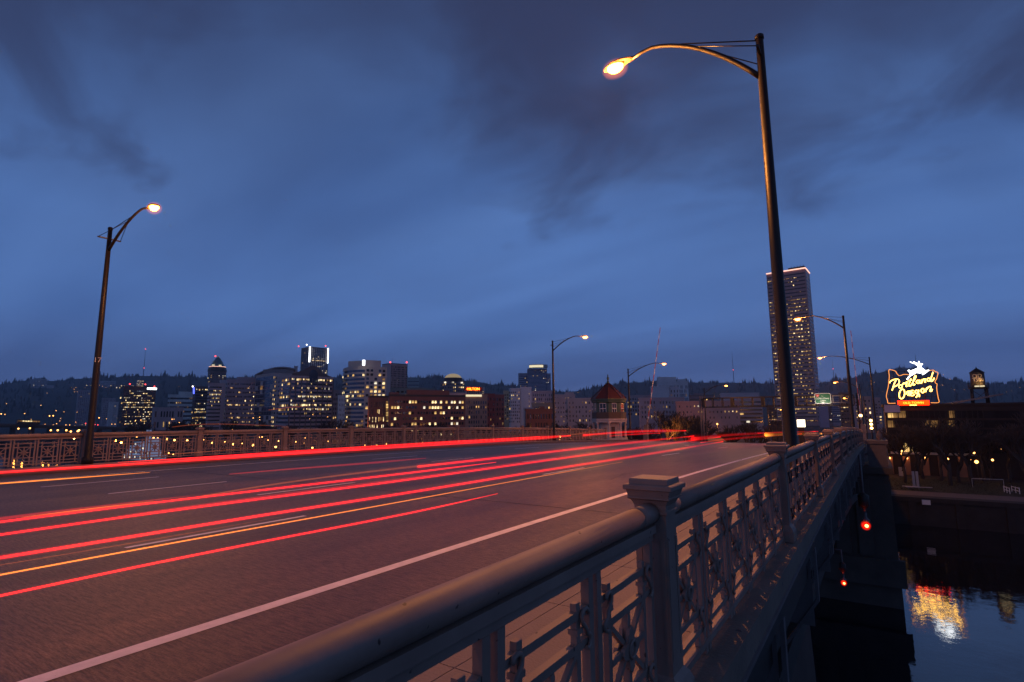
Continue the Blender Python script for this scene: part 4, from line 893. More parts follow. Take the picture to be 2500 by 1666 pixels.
# --- gable fronted glass office
t, q = B('glass_office', 'wide glass office block with a stepped gable and rows of golden windows', 'building', 680, 706, 811, 919, 400, 18, (0.22, 0.20, 0.23), g(12, 30, ww=0.78, wh=0.5, band=True, dark='blueglass', pal='bright', rowlit=[.02, .05, .05, .1, .6, .65, .12, .7, .15, .3, .1, .92], z0=0.08, z1=0.99), g(12, 10, ww=0.7, wh=0.5, band=True, dark='blueglass', pal='warm', rowlit=[.0, .0, .05, .1, .55, .2, .05, .6, .1, .1, .1, .55], z0=0.08, z1=0.99), seed=2)
H, dR, wR = q['H'], q['dR'], q['wR']
b = MB(); b.prism([(0.03*wR, 0.95), (0.97*wR, 0.95), (0.72*wR, 3.6), (0.70*wR, 5.6), (0.54*wR, 9.0), (0.46*wR, 9.0), (0.24*wR, 4.8), (0.03*wR, 2.4)], dR, EZ, Vector((0, 0, H))-q['fw']*0.1, q['fw']*14); b.obj('gable_roof', flat('dark_gable', (0.06, 0.055, 0.06)), t)
b = MB(); b.prism([(0.42*wR, -4.2), (0.62*wR, -4.2), (0.62*wR, 3.4), (0.57*wR, 5.6), (0.52*wR, 6.2), (0.47*wR, 5.6), (0.42*wR, 3.4)], dR, EZ, Vector((0, 0, H))-q['fw']*0.45, q['fw']*0.3); b.obj('gable_window', M['blueglass'], t)
Rb = MB()
for k in range(9): Rb.obox(dR*wR*k/8+Vector((0, 0, H*0.52))-q['fw']*0.35, dR*0.35, q['fw']*0.2, Vector((0, 0, H*0.47)))
Rb.obj('mullions', flat('dark_gable', (0.06, 0.055, 0.06)), t)['kind'] = 'stuff'
B('office_block', 'small pale block wedged between the glass office and the curved corner tower', 'building', 811, 812, 836, 955, 430, 8, (0.20, 0.21, 0.24), g(8, 5, lit=0.04, dark='blueglass'))
B('white_block', 'narrow white end wall at the foot of the curved corner tower', 'building', 824, 826, 842, 968, 380, 8, (0.40, 0.38, 0.38), g(7, 4, ww=0.3, lit=0.1))
# --- curved corner tower
D = 380.0; al = math.radians(20)
C = at(888, 1000, D); top = at(888, 893, D).z; gz = ground_z(C.y)-0.3; H = top-gz
t = thing('curved_tower', 'big pale office tower with a curved banded corner and lit golden windows', 'tower', (C.x, C.y, gz))
d = (C-CAM); d.z = 0; fw = d.normalized(); rt = Vector((fw.y, -fw.x, 0)); dR = rt*math.cos(al)+fw*math.sin(al)
ptsC = []
for uu, back_ in ((834, 26), (838, 17), (846, 10), (857, 5), (870, 2), (882, 0.4)):
    rr_ = ray(uu, 1000); rr_.z = 0; s = ((C-CAM).dot(fw)+back_)/rr_.dot(fw); P = CAM+rr_*s-C; P.z = 0; ptsC.append(P)
_, _, _, _, wR, _, _ = corner_geo(888, 888, 942, 893, D, al)
ring = ptsC+[Vector((0, 0, 0)), dR*wR, dR*wR+fw*30, ptsC[0]+fw*12]
wm = flat('facade_buff', (0.33, 0.26, 0.24))
b = MB(); b.prism([(p.x, p.y) for p in ring], Vector((1, 0, 0)), Vector((0, 1, 0)), (0, 0, 0), Vector((0, 0, H))); b.obj('wall', wm, t)
J = MB(); rnd = random.Random(12); rows = 15; mats = ['glass', 'blueglass', 'lit', 'litb', 'litd', 'litw']; rh = H*0.94/rows
rl = [.1, .85, .15, .25, .2, .12, .45, .12, .75, .55, .15, .1, .12, .55, .1]
for r in range(rows):
    z = H*0.02+rh*(r+0.5)
    for a, c in zip(ptsC+[Vector((0, 0, 0))], ptsC[1:]+[Vector((0, 0, 0))]):
        if (c-a).length < 0.1: continue
        e = (c-a).normalized(); nn = Vector((e.y, -e.x, 0)); J.obox((a+c)/2+nn*0.06+Vector((0, 0, z)), (c-a)/2, nn*0.06, Vector((0, 0, rh*0.27)), 1)
        nseg = max(1, int((c-a).length/1.7))
        for k in range(nseg):
            rightness = (a+(c-a)*(k/nseg)).dot(rt)/-ptsC[0].dot(rt)+1
            if rnd.random() < rl[r]*(0.25+1.1*rightness): J.obox(a+(c-a)*((k+0.5)/nseg)+nn*0.14+Vector((0, 0, z)), e*0.75, nn*0.05, Vector((0, 0, rh*0.25)), rnd.choice([2, 3, 3, 4]))
tag(J.obj('windows', [M[m] for m in mats], t), kind='stuff')
facade(t, Vector((0, 0, 0)), dR, wR, H, D, 15, 5, ww=0.62, wh=0.58, pal='bright', rowlit=[.1, .3, .1, .25, .2, .2, .35, .3, .9, .35, .55, .25, .3, .25, .15], x0=0.04, x1=0.96, seed=21)
b = MB(); b.prism([(p.x, p.y) for p in (ptsC[2]+fw*4, ptsC[4]+fw*1.5+rt*6, fw*2+dR*wR*0.02, fw*1.0+dR*wR*0.72, fw*20+dR*wR*0.72, ptsC[2]+fw*18)], Vector((1, 0, 0)), Vector((0, 1, 0)), (0, 0, H+0.004), Vector((0, 0, 4.6))); b.obj('penthouse', wm, t)
p = at(888, 886, D-2); b = MB(); b.obox(p-t.location, rt*0.9, fw*0.3, Vector((0, 0, 1.9))); b.obj('logo_light', M['neonw'], t)
# --- dark grid tower behind
t, q = B('grid_tower', 'dark gridded slab tower with a blank pale side behind the curved corner tower', 'tower', 930, 952, 993, 887, 640, 32, (0.26, 0.22, 0.22), g(26, 18, ww=0.7, wh=0.6, lit=0.02, pal='white', ribs=14, ribm='pale_steel'), None, capm='iron', seed=8)
for u in (953, 993):
    p, b = beacon(u, 885, 638, '', r=0.9); b.obj('beacon', M['beacon'], t, p-t.location)
b = MB(); p = at(958, 884, 650); b.tube([p-t.location-Vector((0, 0, 2)), at(958, 876, 650)-t.location], 0.12, 5); b.obj('mast', M['iron'], t)
B('teal_block', 'plain teal slab right of the dark gridded slab tower', 'building', 993, 994, 1022, 923, 700, 6, (0.13, 0.20, 0.22), g(12, 1, band=True, ww=0.9, wh=0.25, lit=0, dark='blueglass'))
B('office_block', 'long low green roofed block behind the brick office', 'building', 952, 953, 1060, 949, 420, 5, (0.09, 0.13, 0.13), g(2, 10, lit=0.02, z0=0.8, z1=0.97))
# --- domed block
t, q = B('domed_building', 'apartment tower crowned by a glowing pale dome', 'building', 1075, 1084, 1134, 931, 620, 10, (0.13, 0.11, 0.12), g(10, 12, lit=0.16, pal='warm', z0=0.25), g(10, 2, lit=0.3, z0=0.25), seed=5)
H = q['H']; Cc = q['dR']*q['wR']*0.5+q['dL']*q['wL']*0.35; r0 = q['wR']*0.40
b = MB(); b.lathe(Cc+Vector((0, 0, H+0.01)), [(r0*1.08, 0), (r0*1.08, 3.8), (r0*1.14, 4.0), (r0*1.14, 4.6)], 20); b.obj('drum', flat('dark_gable', (0.06, 0.055, 0.06)), t)
b = MB(); b.lathe(Cc+Vector((0, 0, H+4.62)), [(r0*1.05, 0), (r0*0.95, 1.8), (r0*0.72, 3.6), (r0*0.4, 4.8), (0.1, 5.3)], 20); b.obj('dome', mat('dome_lit', (0.5, 0.42, 0.25), 0.6, emit=((1.0, 0.72, 0.35), 0.30)), t)
for s in (0.04, 0.42, 0.86): b = MB(); b.obox(q['dR']*q['wR']*s-q['fw']*0.3+Vector((0, 0, H-1.2)), q['dR']*1.2, q['fw']*0.2, Vector((0, 0, 0.8))); b.obj('terrace_light', M['litw'], t)
B('podium_block', 'grey podium with three bright lamps below the domed tower', 'building', 1088, 1089, 1138, 962, 420, 6, (0.24, 0.21, 0.21), g(3, 7, lit=0.04, z0=0.6))
# --- brick office on the waterfront
t, q = B('brick_office', 'long red brown brick office with rows of bright square windows, taller part', 'building', 948, 950, 1136, 968, 236, 14, (0.11, 0.05, 0.04), g(7, 26, ww=0.66, wh=0.46, pal='bright', z0=0.20, z1=0.95, rowlit=[.2, .3, .35, .3, .25, .42, .3], force=True), None, capm='iron', seed=11, depth=30, pent=[(0.0, 0.12, 0.2, 0.9, 1.8), (0.22, 0.78, 0.1, 0.9, 3.0)])
t, q = B('brick_office', 'shorter brick wing with narrow slit windows left of the long brick office', 'building', 898, 900, 947, 971, 236, 10, (0.11, 0.05, 0.04), g(5, 10, ww=0.4, wh=0.7, pal='bright', z0=0.2, z1=0.94, rowlit=[.2, .7, .6, .15, .0], x1=0.82), None, depth=24, capm='iron', seed=13)
for k in range(8): p = at(945, 982+k*6.5, 234); b = MB(); b.obox(p-t.location, q['dR']*0.45, q['fw']*0.2, Vector((0, 0, 0.40))); b.obj('stair_window', M['litd'] if k % 3 == 0 else M['lit'], t)
# --- red sign hotel and neighbours
t, q = B('hotel', 'pale hotel block topped by a red glowing sign and a white lit cornice', 'building', 1136, 1138, 1183, 948, 520, 10, (0.33, 0.26, 0.25), g(4, 8, lit=0.1, z0=0.86, z1=0.95), None, seed=3)
e = q['dR']; nrm = Vector((e.y, -e.x, 0)); p = at(1155.5, 950.3, 515)
text_obj('sign_lettering', 'HILTON', 3.4, M['neonr'], p-t.location, e, EZ, t, 0.2)
b = MB(); b.obox(p-t.location-nrm*0.9, e*9.0, nrm*0.3, Vector((0, 0, 2.0))); b.obj('sign_board', flat('red_board', (0.10, 0.015, 0.01)), t)
t, q = B('pillared_block', 'pillared tan block with bright strip of light along its cornice', 'building', 1134, 1136, 1190, 967, 300, 10, (0.24, 0.14, 0.10), g(6, 9, ww=0.5, wh=0.6, lit=0.07, pal='warm', z0=0.2, z1=0.9), None, seed=7)
b = MB(); e = q['dR']; b.obox(e*q['wR']*0.38+Vector((0, 0, q['H']+0.2))-q['fw']*0.5, e*q['wR']*0.36, q['fw']*0.15, Vector((0, 0, 0.55))); b.obj('cornice_light', M['crown'], t)
B('brick_block', 'deep red brick block beside the pillared tan block', 'building', 1180, 1182, 1208, 965, 310, 10, (0.15, 0.035, 0.03), g(6, 4, ww=0.4, lit=0.05, z0=0.2))
B('brick_block', 'dark red brick building with one yellow window left of the white hotel block', 'building', 1200, 1204, 1231, 967, 330, 14, (0.12, 0.045, 0.04), g(6, 4, ww=0.5, lit=0.06, z0=0.2), g(6, 1, lit=0))
B('tan_block', 'golden lit narrow block left of the white block with dark square windows', 'building', 1229, 1231, 1246, 957, 360, 8, (0.36, 0.27, 0.19), g(9, 3, ww=0.5, lit=0.35, pal='warm', z0=0.3, z1=0.96))
t, q = B('white_block', 'white hotel block with small dark windows and lit top rows', 'building', 1243, 1247, 1270, 951, 350, 12, (0.52, 0.49, 0.52), g(10, 5, ww=0.45, wh=0.5, z0=0.22, z1=0.97, rowlit=[0, 0, 0, .05, .0, .05, .1, .2, .75, .4]), g(10, 1, lit=0.3, z0=0.22))
t, q = B('white_block', 'plain white blank wall block with one column of small windows', 'building', 1270, 1271, 1298, 948, 352, 4, (0.52, 0.49, 0.52), g(12, 6, ww=0.3, wh=0.35, z0=0.22, z1=0.9, x0=0.72, x1=1.4, lit=0.35) if False else g(12, 1, ww=0.5, wh=0.35, z0=0.22, z1=0.9, x0=0.72, x1=0.86, lit=0.45))
# --- stepped glass tower with lit crown
t, q = B('stepped_tower', 'stepped blue glass tower with a glowing white crown', 'tower', 1266, 1268, 1291, 912, 800, 8, (0.17, 0.19, 0.24), g(14, 10, band=True, wh=0.4, dark='blueglass', lit=0.05, z0=0.4), None)
for nm, uL, uR, vT, vB_ in (('core', 1289, 1337, 899, 1000), ('side', 1334, 1346, 911, 1000)):
    C2 = at(uL, 1000, 796); z1_ = at(uL, vT, 796).z; e = (at(uR, 1000, 796)-C2); Wd = math.hypot(e.x, e.y); e = Vector((e.x/Wd, e.y/Wd, 0)); nn = Vector((-e.y, e.x, 0))
    b = MB(); o = C2-t.location; o.z = 0; b.prism([(x, y) for x, y in ((0, 0), (Wd, 0), (Wd, 24), (0, 24))], e, nn, o, Vector((0, 0, z1_-t.location.z))); b.obj(nm, flat('facade_17_19_24', (0.17, 0.19, 0.24)), t)
    facade(t, o, e, Wd, z1_-t.location.z, 796, 26, max(3, int(Wd/3)), band=True, wh=0.42, dark='blueglass', pal='white', lit=0.10, z0=0.35, seed=41)
n = 12; b = MB(); cb = MB(); e = (at(1337, 900, 794)-at(1292, 900, 794)); e.z = 0; Wd = e.length; e.normalize(); nn = Vector((e.y, -e.x, 0)); o = at(1292, 899, 794)-t.location
lo = [o+e*Wd*i/n+nn*(1.2+5*math.sin(math.pi*i/n)) for i in range(n+1)]
for lst, z0_, z1_, mm, nm in ((lo, 0.2, 4.8, 'stone', 'crown_drum'), ([P+nn*0.25 for P in lo[:10]], 0.5, 3.9, 'crown', 'crown_light')):
    b = MB(); k = len(lst); b.add([P+Vector((0, 0, z)) for P in lst for z in (z0_, z1_)]+[P-nn*(10 if nm == 'crown_drum' else 0.2)+Vector((0, 0, z)) for P in lst for z in (z0_, z1_)],
        [(2*i, 2*i+2, 2*i+3, 2*i+1) for i in range(k-1)]+[(2*i+1, 2*i+3, 2*k+2*i+3, 2*k+2*i+1) for i in range(k-1)]+[(2*k+2*i, 2*k+2*i+1, 2*k+2*i+3, 2*k+2*i+2) for i in range(k-1)]); b.obj(nm, M[mm], t)
# --- middle cluster
B('office_block', 'grey flat roofed block in front of the stepped glass tower', 'building', 1297, 1299, 1350, 957, 420, 6, (0.24, 0.21, 0.23), g(6, 10, ww=0.4, lit=0.07, pal='warm', z0=0.3))
B('office_block', 'grey block with stepped top left of the hill lamp, holding a dark roof billboard', 'building', 1350, 1352, 1405, 966, 410, 6, (0.29, 0.24, 0.24), g(5, 8, ww=0.4, lit=0.08, z0=0.35), pent=[(0.55, 0.95, 0.2, 0.8, 2.5)])
B('tan_block', 'tan arcaded low block under the stepped glass tower', 'building', 1298, 1299, 1352, 988, 300, 5, (0.24, 0.18, 0.13), g(3, 12, ww=0.6, lit=0.04, z0=0.4))
B('pink_block', 'pinkish flat block with few small windows left of the control house', 'building', 1352, 1353, 1380, 976, 290, 5, (0.33, 0.23, 0.22), g(5, 4, ww=0.3, wh=0.4, lit=0.04, z0=0.35))
B('pink_block', 'pinkish block with dark central recess directly left of the control house', 'building', 1383, 1386, 1452, 976, 300, 8, (0.32, 0.24, 0.23), g(5, 8, ww=0.35, wh=0.5, lit=0.07, z0=0.35), g(5, 1, lit=0))
B('warehouse', 'low dark brick warehouse with a square chimney behind the far railing', 'building', 1282, 1284, 1352, 1004, 215, 8, (0.075, 0.035, 0.03), g(3, 10, ww=0.5, lit=0.03, z0=0.3), None, pent=[(0.5, 0.68, 0.2, 0.5, 1.8)])
B('warehouse', 'small gabled pale shed with blue roof above the dark brick warehouse', 'building', 1278, 1280, 1302, 1001, 230, 8, (0.20, 0.21, 0.24), None, None)
B('office_block', 'grey banded block right of the control house behind the second left lamp', 'building', 1528, 1530, 1600, 968, 420, 6, (0.20, 0.19, 0.22), g(5, 11, ww=0.6, lit=0.14, pal='warm', z0=0.4))
B('office_block', 'long grey block with pale roof edge behind the left barrier arm', 'building', 1560, 1562, 1672, 975, 330, 4, (0.23, 0.20, 0.22), g(4, 14, ww=0.4, lit=0.05, z0=0.4))
t, q = B('white_office', 'white ribbed office with a dark penthouse and satellite dishes on its roof', 'building', 1606, 1609, 1683, 934, 440, 8, (0.42, 0.39, 0.41), g(4, 24, ww=0.5, wh=0.8, lit=0.04, pal='warm', z0=0.58, z1=0.94, force=False), g(4, 2, lit=0), pent=[(0.02, 0.62, 0.2, 0.9, 4.6), (0.66, 0.96, 0.2, 0.9, 2.6)], seed=2)
for s in (0.28, 0.36, 0.55):
    b = MB(); P = q['dR']*q['wR']*s+q['fw']*2; b.lathe((0, 0, 0), [(0.1, 0), (0.8, 0.15), (1.3, 0.45)], 12); me = b.mesh('dish', [M['white']]); me.transform(Matrix.Translation(P+Vector((0, 0, q['H']+3.2))) @ q['fw'].to_track_quat('Z', 'Y').to_matrix().to_4x4() @ Matrix.Rotation(math.pi, 4, 'X')); link('dish', me, t)
B('white_block', 'plain pale lilac block in front of the white ribbed office', 'building', 1590, 1592, 1636, 946, 400, 6, (0.38, 0.36, 0.42), g(3, 6, ww=0.3, lit=0.02, z0=0.6) if False else None, None)
B('white_block', 'pale block wing with a small red and white roof sign', 'building', 1636, 1637, 1660, 947, 402, 6, (0.34, 0.31, 0.35), g(4, 3, ww=0.3, lit=0.1, z0=0.55))
B('lantern_block', 'dark glass block with shallow pale roof and a lantern top', 'building', 1683, 1685, 1745, 968, 380, 5, (0.12, 0.11, 0.13), g(4, 12, ww=0.8, wh=0.4, lit=0.2, pal='warm', z0=0.45, band=True), None, pent=[(0.2, 0.6, 0.2, 0.8, 2.2)], capm='pale_steel')
B('hall', 'long pale hall with shallow roof behind the overhead sign truss', 'building', 1760, 1762, 1856, 963, 420, 4, (0.30, 0.27, 0.30), g(2, 6, ww=0.1, wh=0.2, lit=0.3, z0=0.6), None)
B('terrace_block', 'long reddish terrace building with small white lamps and one orange window', 'building', 1650, 1652, 1806, 984, 290, 5, (0.28, 0.17, 0.15), g(3, 16, ww=0.3, wh=0.35, lit=0.10, pal='bright', z0=0.45), None, seed=4)
t, q = B('parking_garage', 'grey parking garage with dark open decks behind the sign truss', 'building', 1800, 1802, 1862, 975, 300, 5, (0.26, 0.22, 0.22), g(6, 4, band=True, wh=0.45, lit=0.12, pal='white', z0=0.3), None)
B('dark_block', 'dark glass block at the left foot of the tall lit tower', 'building', 1872, 1874, 1896, 993, 300, 6, (0.06, 0.05, 0.05), g(5, 5, ww=0.7, lit=0.35, pal='dim', z0=0.3))
# --- tall tower
t, q = B('tall_tower', 'tallest tower, a dark pinkish slab with many lit floors and glowing roof edge', 'tower', 1871, 1872.5, 1966, 673, 500, -6, (0.115, 0.075, 0.085), None, None, depth=26)
# rebuild the tall tower on its two seen faces
for ch in list(t.children): bpy.data.objects.remove(ch)
D = 500.0; gz = -8.6
Cn = at(1995, 1030, D); d = Cn-CAM; d.z = 0; fw = d.normalized(); rt = Vector((fw.y, -fw.x, 0))
aL = math.radians(9); dF = (-rt*math.cos(aL)+fw*math.sin(aL)); dS = Vector((-dF.y, dF.x, 0)); dS = dS if dS.dot(fw) > 0 else -dS
# place the front right corner so that its top meets the photographed corner
top = at(1966, 656, D).z; H = top-gz
Ct = at(1966, 656, D); Ct.z = gz
def hitu(C, dr, u, v):
    r = ray(u, v); det = r.x*(-dr.y)+dr.x*r.y; return (r.x*(C.y-CAM.y)-r.y*(C.x-CAM.x))/det
wF = hitu(Ct, dF, 1871, 675); wS = 24.0
dS = (rt*0.135+fw*0.99).normalized()
t.location = Ct
b = MB(); b.prism([(p.x, p.y) for p in (Vector((0, 0, 0)), dS*wS, dS*wS+dF*wF, dF*wF)], Vector((1, 0, 0)), Vector((0, 1, 0)), (0, 0, 0), Vector((0, 0, H))); b.obj('wall', flat('pink_granite', (0.28, 0.16, 0.15), 0.1, 0.55), t)
rnd = random.Random(5); rl = []
for r in range(40): rl.append(rnd.choice([.4, .5, .65, .45, .75, .3, .55, .9]))
for r in (36, 35, 34, 33): rl[r] = 0.04
rl[39] = 0.08; rl[37] = .12; rl[32] = .55; rl[26] = .65; rl[21] = .7; rl[9] = .75
facade(t, dF*wF, -dF, wF, H, 500, 40, 24, ww=0.9, wh=0.30, band=True, dark='pinkglass', lit=0.3, pal='warm2', rowlit=rl, z0=0.02, z1=0.985, x0=0.03, x1=0.97, seed=77)
facade(t, Vector((0, 0, 0)), dS, wS, H, 500, 40, 10, ww=0.8, wh=0.34, lit=0.03, pal='dim', z0=0.02, z1=0.985, dark='blueglass', seed=78)
b = MB(); b.bar(Vector((0, 0, H+0.6))-fw*0.3, dF*wF+Vector((0, 0, H+0.6))-fw*0.3, 0.9, 0.9); b.bar(Vector((0, 0, H+0.6)), dS*wS+Vector((0, 0, H+0.6)), 0.9, 0.9); b.obj('roof_light', M['pinkedge'], t)
b = MB(); P = dF*wF*0.02+dS*3
b.obox(dF*8+dS*8+Vector((0, 0, H+2.0)), dF*7, dS*4, Vector((0, 0, 1.8))); b.obj('plant_room', M['iron'], t)
b = MB()
for k in range(5): b.tube([dF*(3+k*2.4)+dS*8+Vector((0, 0, H+3.8)), dF*(2.4+k*2.6)+dS*8+Vector((0, 0, H+6.0))], 0.2, 5)
b.obj('antenna', M['iron'], t)
# --- blocks at the end of the road
B('office_block', 'smooth lilac block at the end of the road right of the tall tower', 'building', 1998, 2000, 2022, 985, 420, 6, (0.22, 0.18, 0.24), None, None)
B('office_block', 'blue grey banded tower at the end of the road above the red car lights', 'building', 2020, 2031, 2052, 962, 480, 30, (0.15, 0.15, 0.19), g(14, 4, band=True, wh=0.45, dark='blueglass', lit=0.05, pal='white', z0=0.1), g(14, 4, ww=0.5, lit=0.1, pal='white', z0=0.1))
B('office_block', 'dark block with green gold windows behind the fifth right lamp', 'building', 2050, 2052, 2079, 962, 330, 8, (0.085, 0.06, 0.06), g(8, 4, ww=0.8, wh=0.3, lit=0.35, pal='warm', z0=0.2), None)
B('office_block', 'grey slab with one column of gold windows beside the right barrier arm', 'building', 2083, 2085, 2103, 977, 300, 6, (0.22, 0.17, 0.18), g(8, 1, ww=0.6, wh=0.4, lit=0.95, pal='dim', x0=0.2, x1=0.5, z0=0.25), None)
B('office_block', 'pale block topped with terracotta light behind the third right lamp pole', 'building', 2107, 2109, 2129, 972, 300, 6, (0.26, 0.17, 0.15), g(6, 2, ww=0.4, wh=0.5, lit=0.3, pal='warm', z0=0.3), None)
B('office_block', 'grey block with lit slot windows left of the billboard', 'building', 2134, 2136, 2152, 975, 300, 6, (0.20, 0.17, 0.18), g(8, 2, ww=0.6, wh=0.4, lit=0.35, pal='warm', z0=0.25), None)
# --- dark brick building under the neon sign
FY = 155.0
pL, pR = on_y(2160, 1000, FY), on_y(2560, 1000, FY+6)
rtz = on_y(2300, 991, FY).z; gz = GR
wb = thing('brick_building', 'wide dark brick building under the neon sign with lit corner windows', 'building', (pL.x, FY, gz))
W = pR.x-pL.x+22; H = rtz-gz
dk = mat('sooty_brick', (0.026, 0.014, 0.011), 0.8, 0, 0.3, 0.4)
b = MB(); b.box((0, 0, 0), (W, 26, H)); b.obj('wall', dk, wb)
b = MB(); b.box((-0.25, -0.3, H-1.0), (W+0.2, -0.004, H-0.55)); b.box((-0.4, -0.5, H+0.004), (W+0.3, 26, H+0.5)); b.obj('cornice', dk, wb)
b = MB(); b.prism([(0, 0), (0.6, 0), (9.0, 1.75), (9.0, 2.05), (0, 0.3)], Vector((1, 0, 0)), EZ, (on_y(2325, 990, FY+4).x-pL.x, 4, H+0.51), Vector((0, 18, 0))); b.obj('sloped_roof', M['pale_steel'], wb)
winL = {(2176, 1012): 'lit', (2188, 1012): 'litd', (2207, 1012): 'litd', (2176, 1037): 'litd', (2267, 1035): 'litd', (2277, 1035): 'litd', (2318, 1034): 'litd', (2318, 1012): 'litd', (2219, 1094): 'lit', (2231, 1096): 'lit'}
for row, v in enumerate((1012, 1035.5, 1058, 1094)):
    for k in range(24):
        if row == 2 and k % 2: pass
        u = 2176+k*13.2; p = on_y(u, v, FY-0.02)
        m = 'dullglass'
        for (lu, lv), mm in winL.items():
            if abs(lu-u) < 6 and abs(lv-v) < 3: m = mm
        w_ = 1.35 if row < 3 else 1.5; h_ = 1.55 if row < 3 else 2.3
        o = link('window', win_mesh(0, w_, h_, m), wb, p-wb.location)
        if k < 18:
            b = MB(); b.box((-w_/2-0.1, -0.2, -h_/2-0.14), (w_/2+0.1, -0.07, -h_/2-0.005)); b.obj('sill', dk, o)
            b = MB(); b.box((-0.035, -0.10, -h_/2), (0.035, -0.062, h_/2)); b.obj('mullion', dk, o)
p = on_y(2280, 1107, FY-0.2); b = MB(); b.box((0.3, -0.5, p.z-gz-0.35), (16, -0.004, p.z-gz+0.15)); b.obj('belt_course', M['stone'], wb)
for k, u in enumerate((2172, 2214, 2259, 2301, 2350)):
    p = on_y(u, 1135, FY-0.2); b = MB(); b.box((p.x-pL.x-0.7, -0.45, 0.0), (p.x-pL.x+0.7, -0.004, on_y(u, 1109, FY).z-gz-0.5)); b.obj('pilaster', flat('warm_stone', (0.14, 0.08, 0.055)), wb)
    p2 = on_y(u, 1119, FY-0.7); pp, b = beacon(u, 1119, 100, '', r=0.22); b.obj('wall_lamp', M['globe'] if k < 4 else M['globe'], wb, p2-wb.location)
    if k in (0, 1): lamp_light(p2+Vector((0, -0.5, -0.1)), 12)
# billboard
p = on_y(2178, 999, FY-1.5); bb = thing('billboard', 'small bluish grey billboard on the roof edge below the left of the neon sign', 'billboard', p)
a = on_y(2159, 999, FY-1.5).x-p.x; c = on_y(2197, 999, FY-1.5).x-p.x
b = MB(); b.box((a, -0.1, -0.75), (c, 0.1, 0.95)); b.obj('panel', flat('board_blue', (0.20, 0.22, 0.32)), bb)
b = MB(); b.box((a-0.08, -0.14, -0.92), (c+0.08, 0.14, -0.756)); b.box((a-0.08, -0.14, 0.956), (c+0.08, 0.14, 1.06)); b.obj('frame', M['pole'], bb)
b = MB()
for x in (a*0.7, c*0.7): b.box((x-0.1, 0.15, -2.2), (x+0.1, 0.35, 0.5))
b.obj('bracket', M['pole'], bb)
# neon sign --------------------------------------------------------------------
SYN = FY-0.65
def sp(x, y): return on_y(2130+x*0.095648, 860+y*0.095648, SYN)
S0 = sp(1000, 900)
ns = thing('neon_sign', 'huge rooftop neon sign, leaping white deer over Portland Oregon inside an orange outline', 'neon sign', S0)
pxm = (sp(1100, 900)-sp(1000, 900)).length/100
def stroke(name, pts, r, m, dy=0.0, curve=True, n=8):
    P = [sp(*q)-S0+Vector((0, dy, 0)) for q in pts]
    if curve and len(P) > 2:
        out = []
        for i in range(len(P)-1):
            p0, p1, p2, p3 = P[max(i-1, 0)], P[i], P[i+1], P[min(i+2, len(P)-1)]
            for k in range(5):
                s = k/5; out.append(0.5*((2*p1)+(p2-p0)*s+(2*p0-5*p1+4*p2-p3)*s*s+(3*p1-p0-3*p2+p3)*s**3))
        P = out+[P[-1]]
    b = MB(); b.tube(P, r*pxm, n); return b.obj(name, M[m], ns)
def ell(cx, cy, rx, ry, tilt=0.0, n=14, a0=0.0):
    return [(cx+rx*math.cos(a)*math.cos(tilt)-ry*math.sin(a)*math.sin(tilt), cy+rx*math.cos(a)*math.sin(tilt)+ry*math.sin(a)*math.cos(tilt)) for a in [a0+2*math.pi*j/n for j in range(n+1)]]
stroke('outline_tube', [(590, 1305), (500, 1308), (400, 1303), (385, 1240), (355, 1130), (375, 1010), (400, 900), (415, 780), (430, 620), (418, 460), (500, 458), (590, 490), (625, 550), (680, 600), (740, 592), (800, 570), (930, 577)], 9, 'neono')
stroke('outline_tube', [(1450, 470), (1560, 462), (1600, 500), (1668, 522), (1660, 600), (1635, 690), (1602, 730), (1605, 790), (1648, 815), (1640, 900), (1650, 1010), (1680, 1180), (1692, 1284), (1490, 1292)], 9, 'neono')
R1 = 14
LET = [[(440, 790), (470, 740), (560, 700), (640, 692), (682, 735), (665, 815), (590, 872), (515, 890)], [(600, 715), (560, 800), (530, 890), (500, 980)],
       ell(715, 880, 42, 42, 0, 12), [(750, 855), (790, 800), (822, 790), (830, 815), (850, 780), (885, 765), (872, 820), (858, 878), (900, 865)],
       [(985, 680), (950, 770), (928, 850), (950, 868), (985, 850)], [(905, 740), (1005, 712)],
       [(985, 850), (1050, 740), (1105, 640), (1095, 600), (1066, 650), (1035, 780), (1045, 845), (1090, 815)],
       ell(1160, 760, 40, 38, 0, 12), [(1212, 712), (1200, 770), (1225, 798), (1248, 770)], [(1275, 695), (1262, 745), (1248, 800)], [(1262, 760), (1300, 700), (1340, 685), (1345, 720), (1332, 770), (1365, 758)],
       ell(1435, 705, 40, 38, 0, 12), [(1545, 510), (1510, 620), (1485, 720), (1520, 745), (1580, 660)]]
for l in LET: stroke('letter_tube', l, R1, 'neony', -0.12)
LET2 = [ell(752, 1070, 68, 122, 0.18, 16), [(860, 1075), (885, 1020), (915, 1000), (925, 1030), (905, 1110)], [(915, 1040), (945, 1000), (968, 1005), (958, 1060), (950, 1118)],
        [(1050, 985), (1000, 985), (995, 1030), (1035, 1042), (985, 1065), (980, 1105), (1030, 1112), (1075, 1075)],
        ell(1125, 1015, 38, 38, 0, 12), [(1185, 965), (1165, 1050), (1140, 1120), (1108, 1160)], [(1165, 1060), (1195, 1090), (1195, 1145)], ell(1282, 985, 40, 52, 0.1, 12),
        [(1355, 1020), (1370, 960), (1390, 905)], [(1378, 960), (1430, 895), (1485, 880), (1488, 930), (1470, 990), (1500, 1000), (1530, 950)]]
for l in LET2: stroke('letter_tube', l, R1+1, 'neony', -0.12)
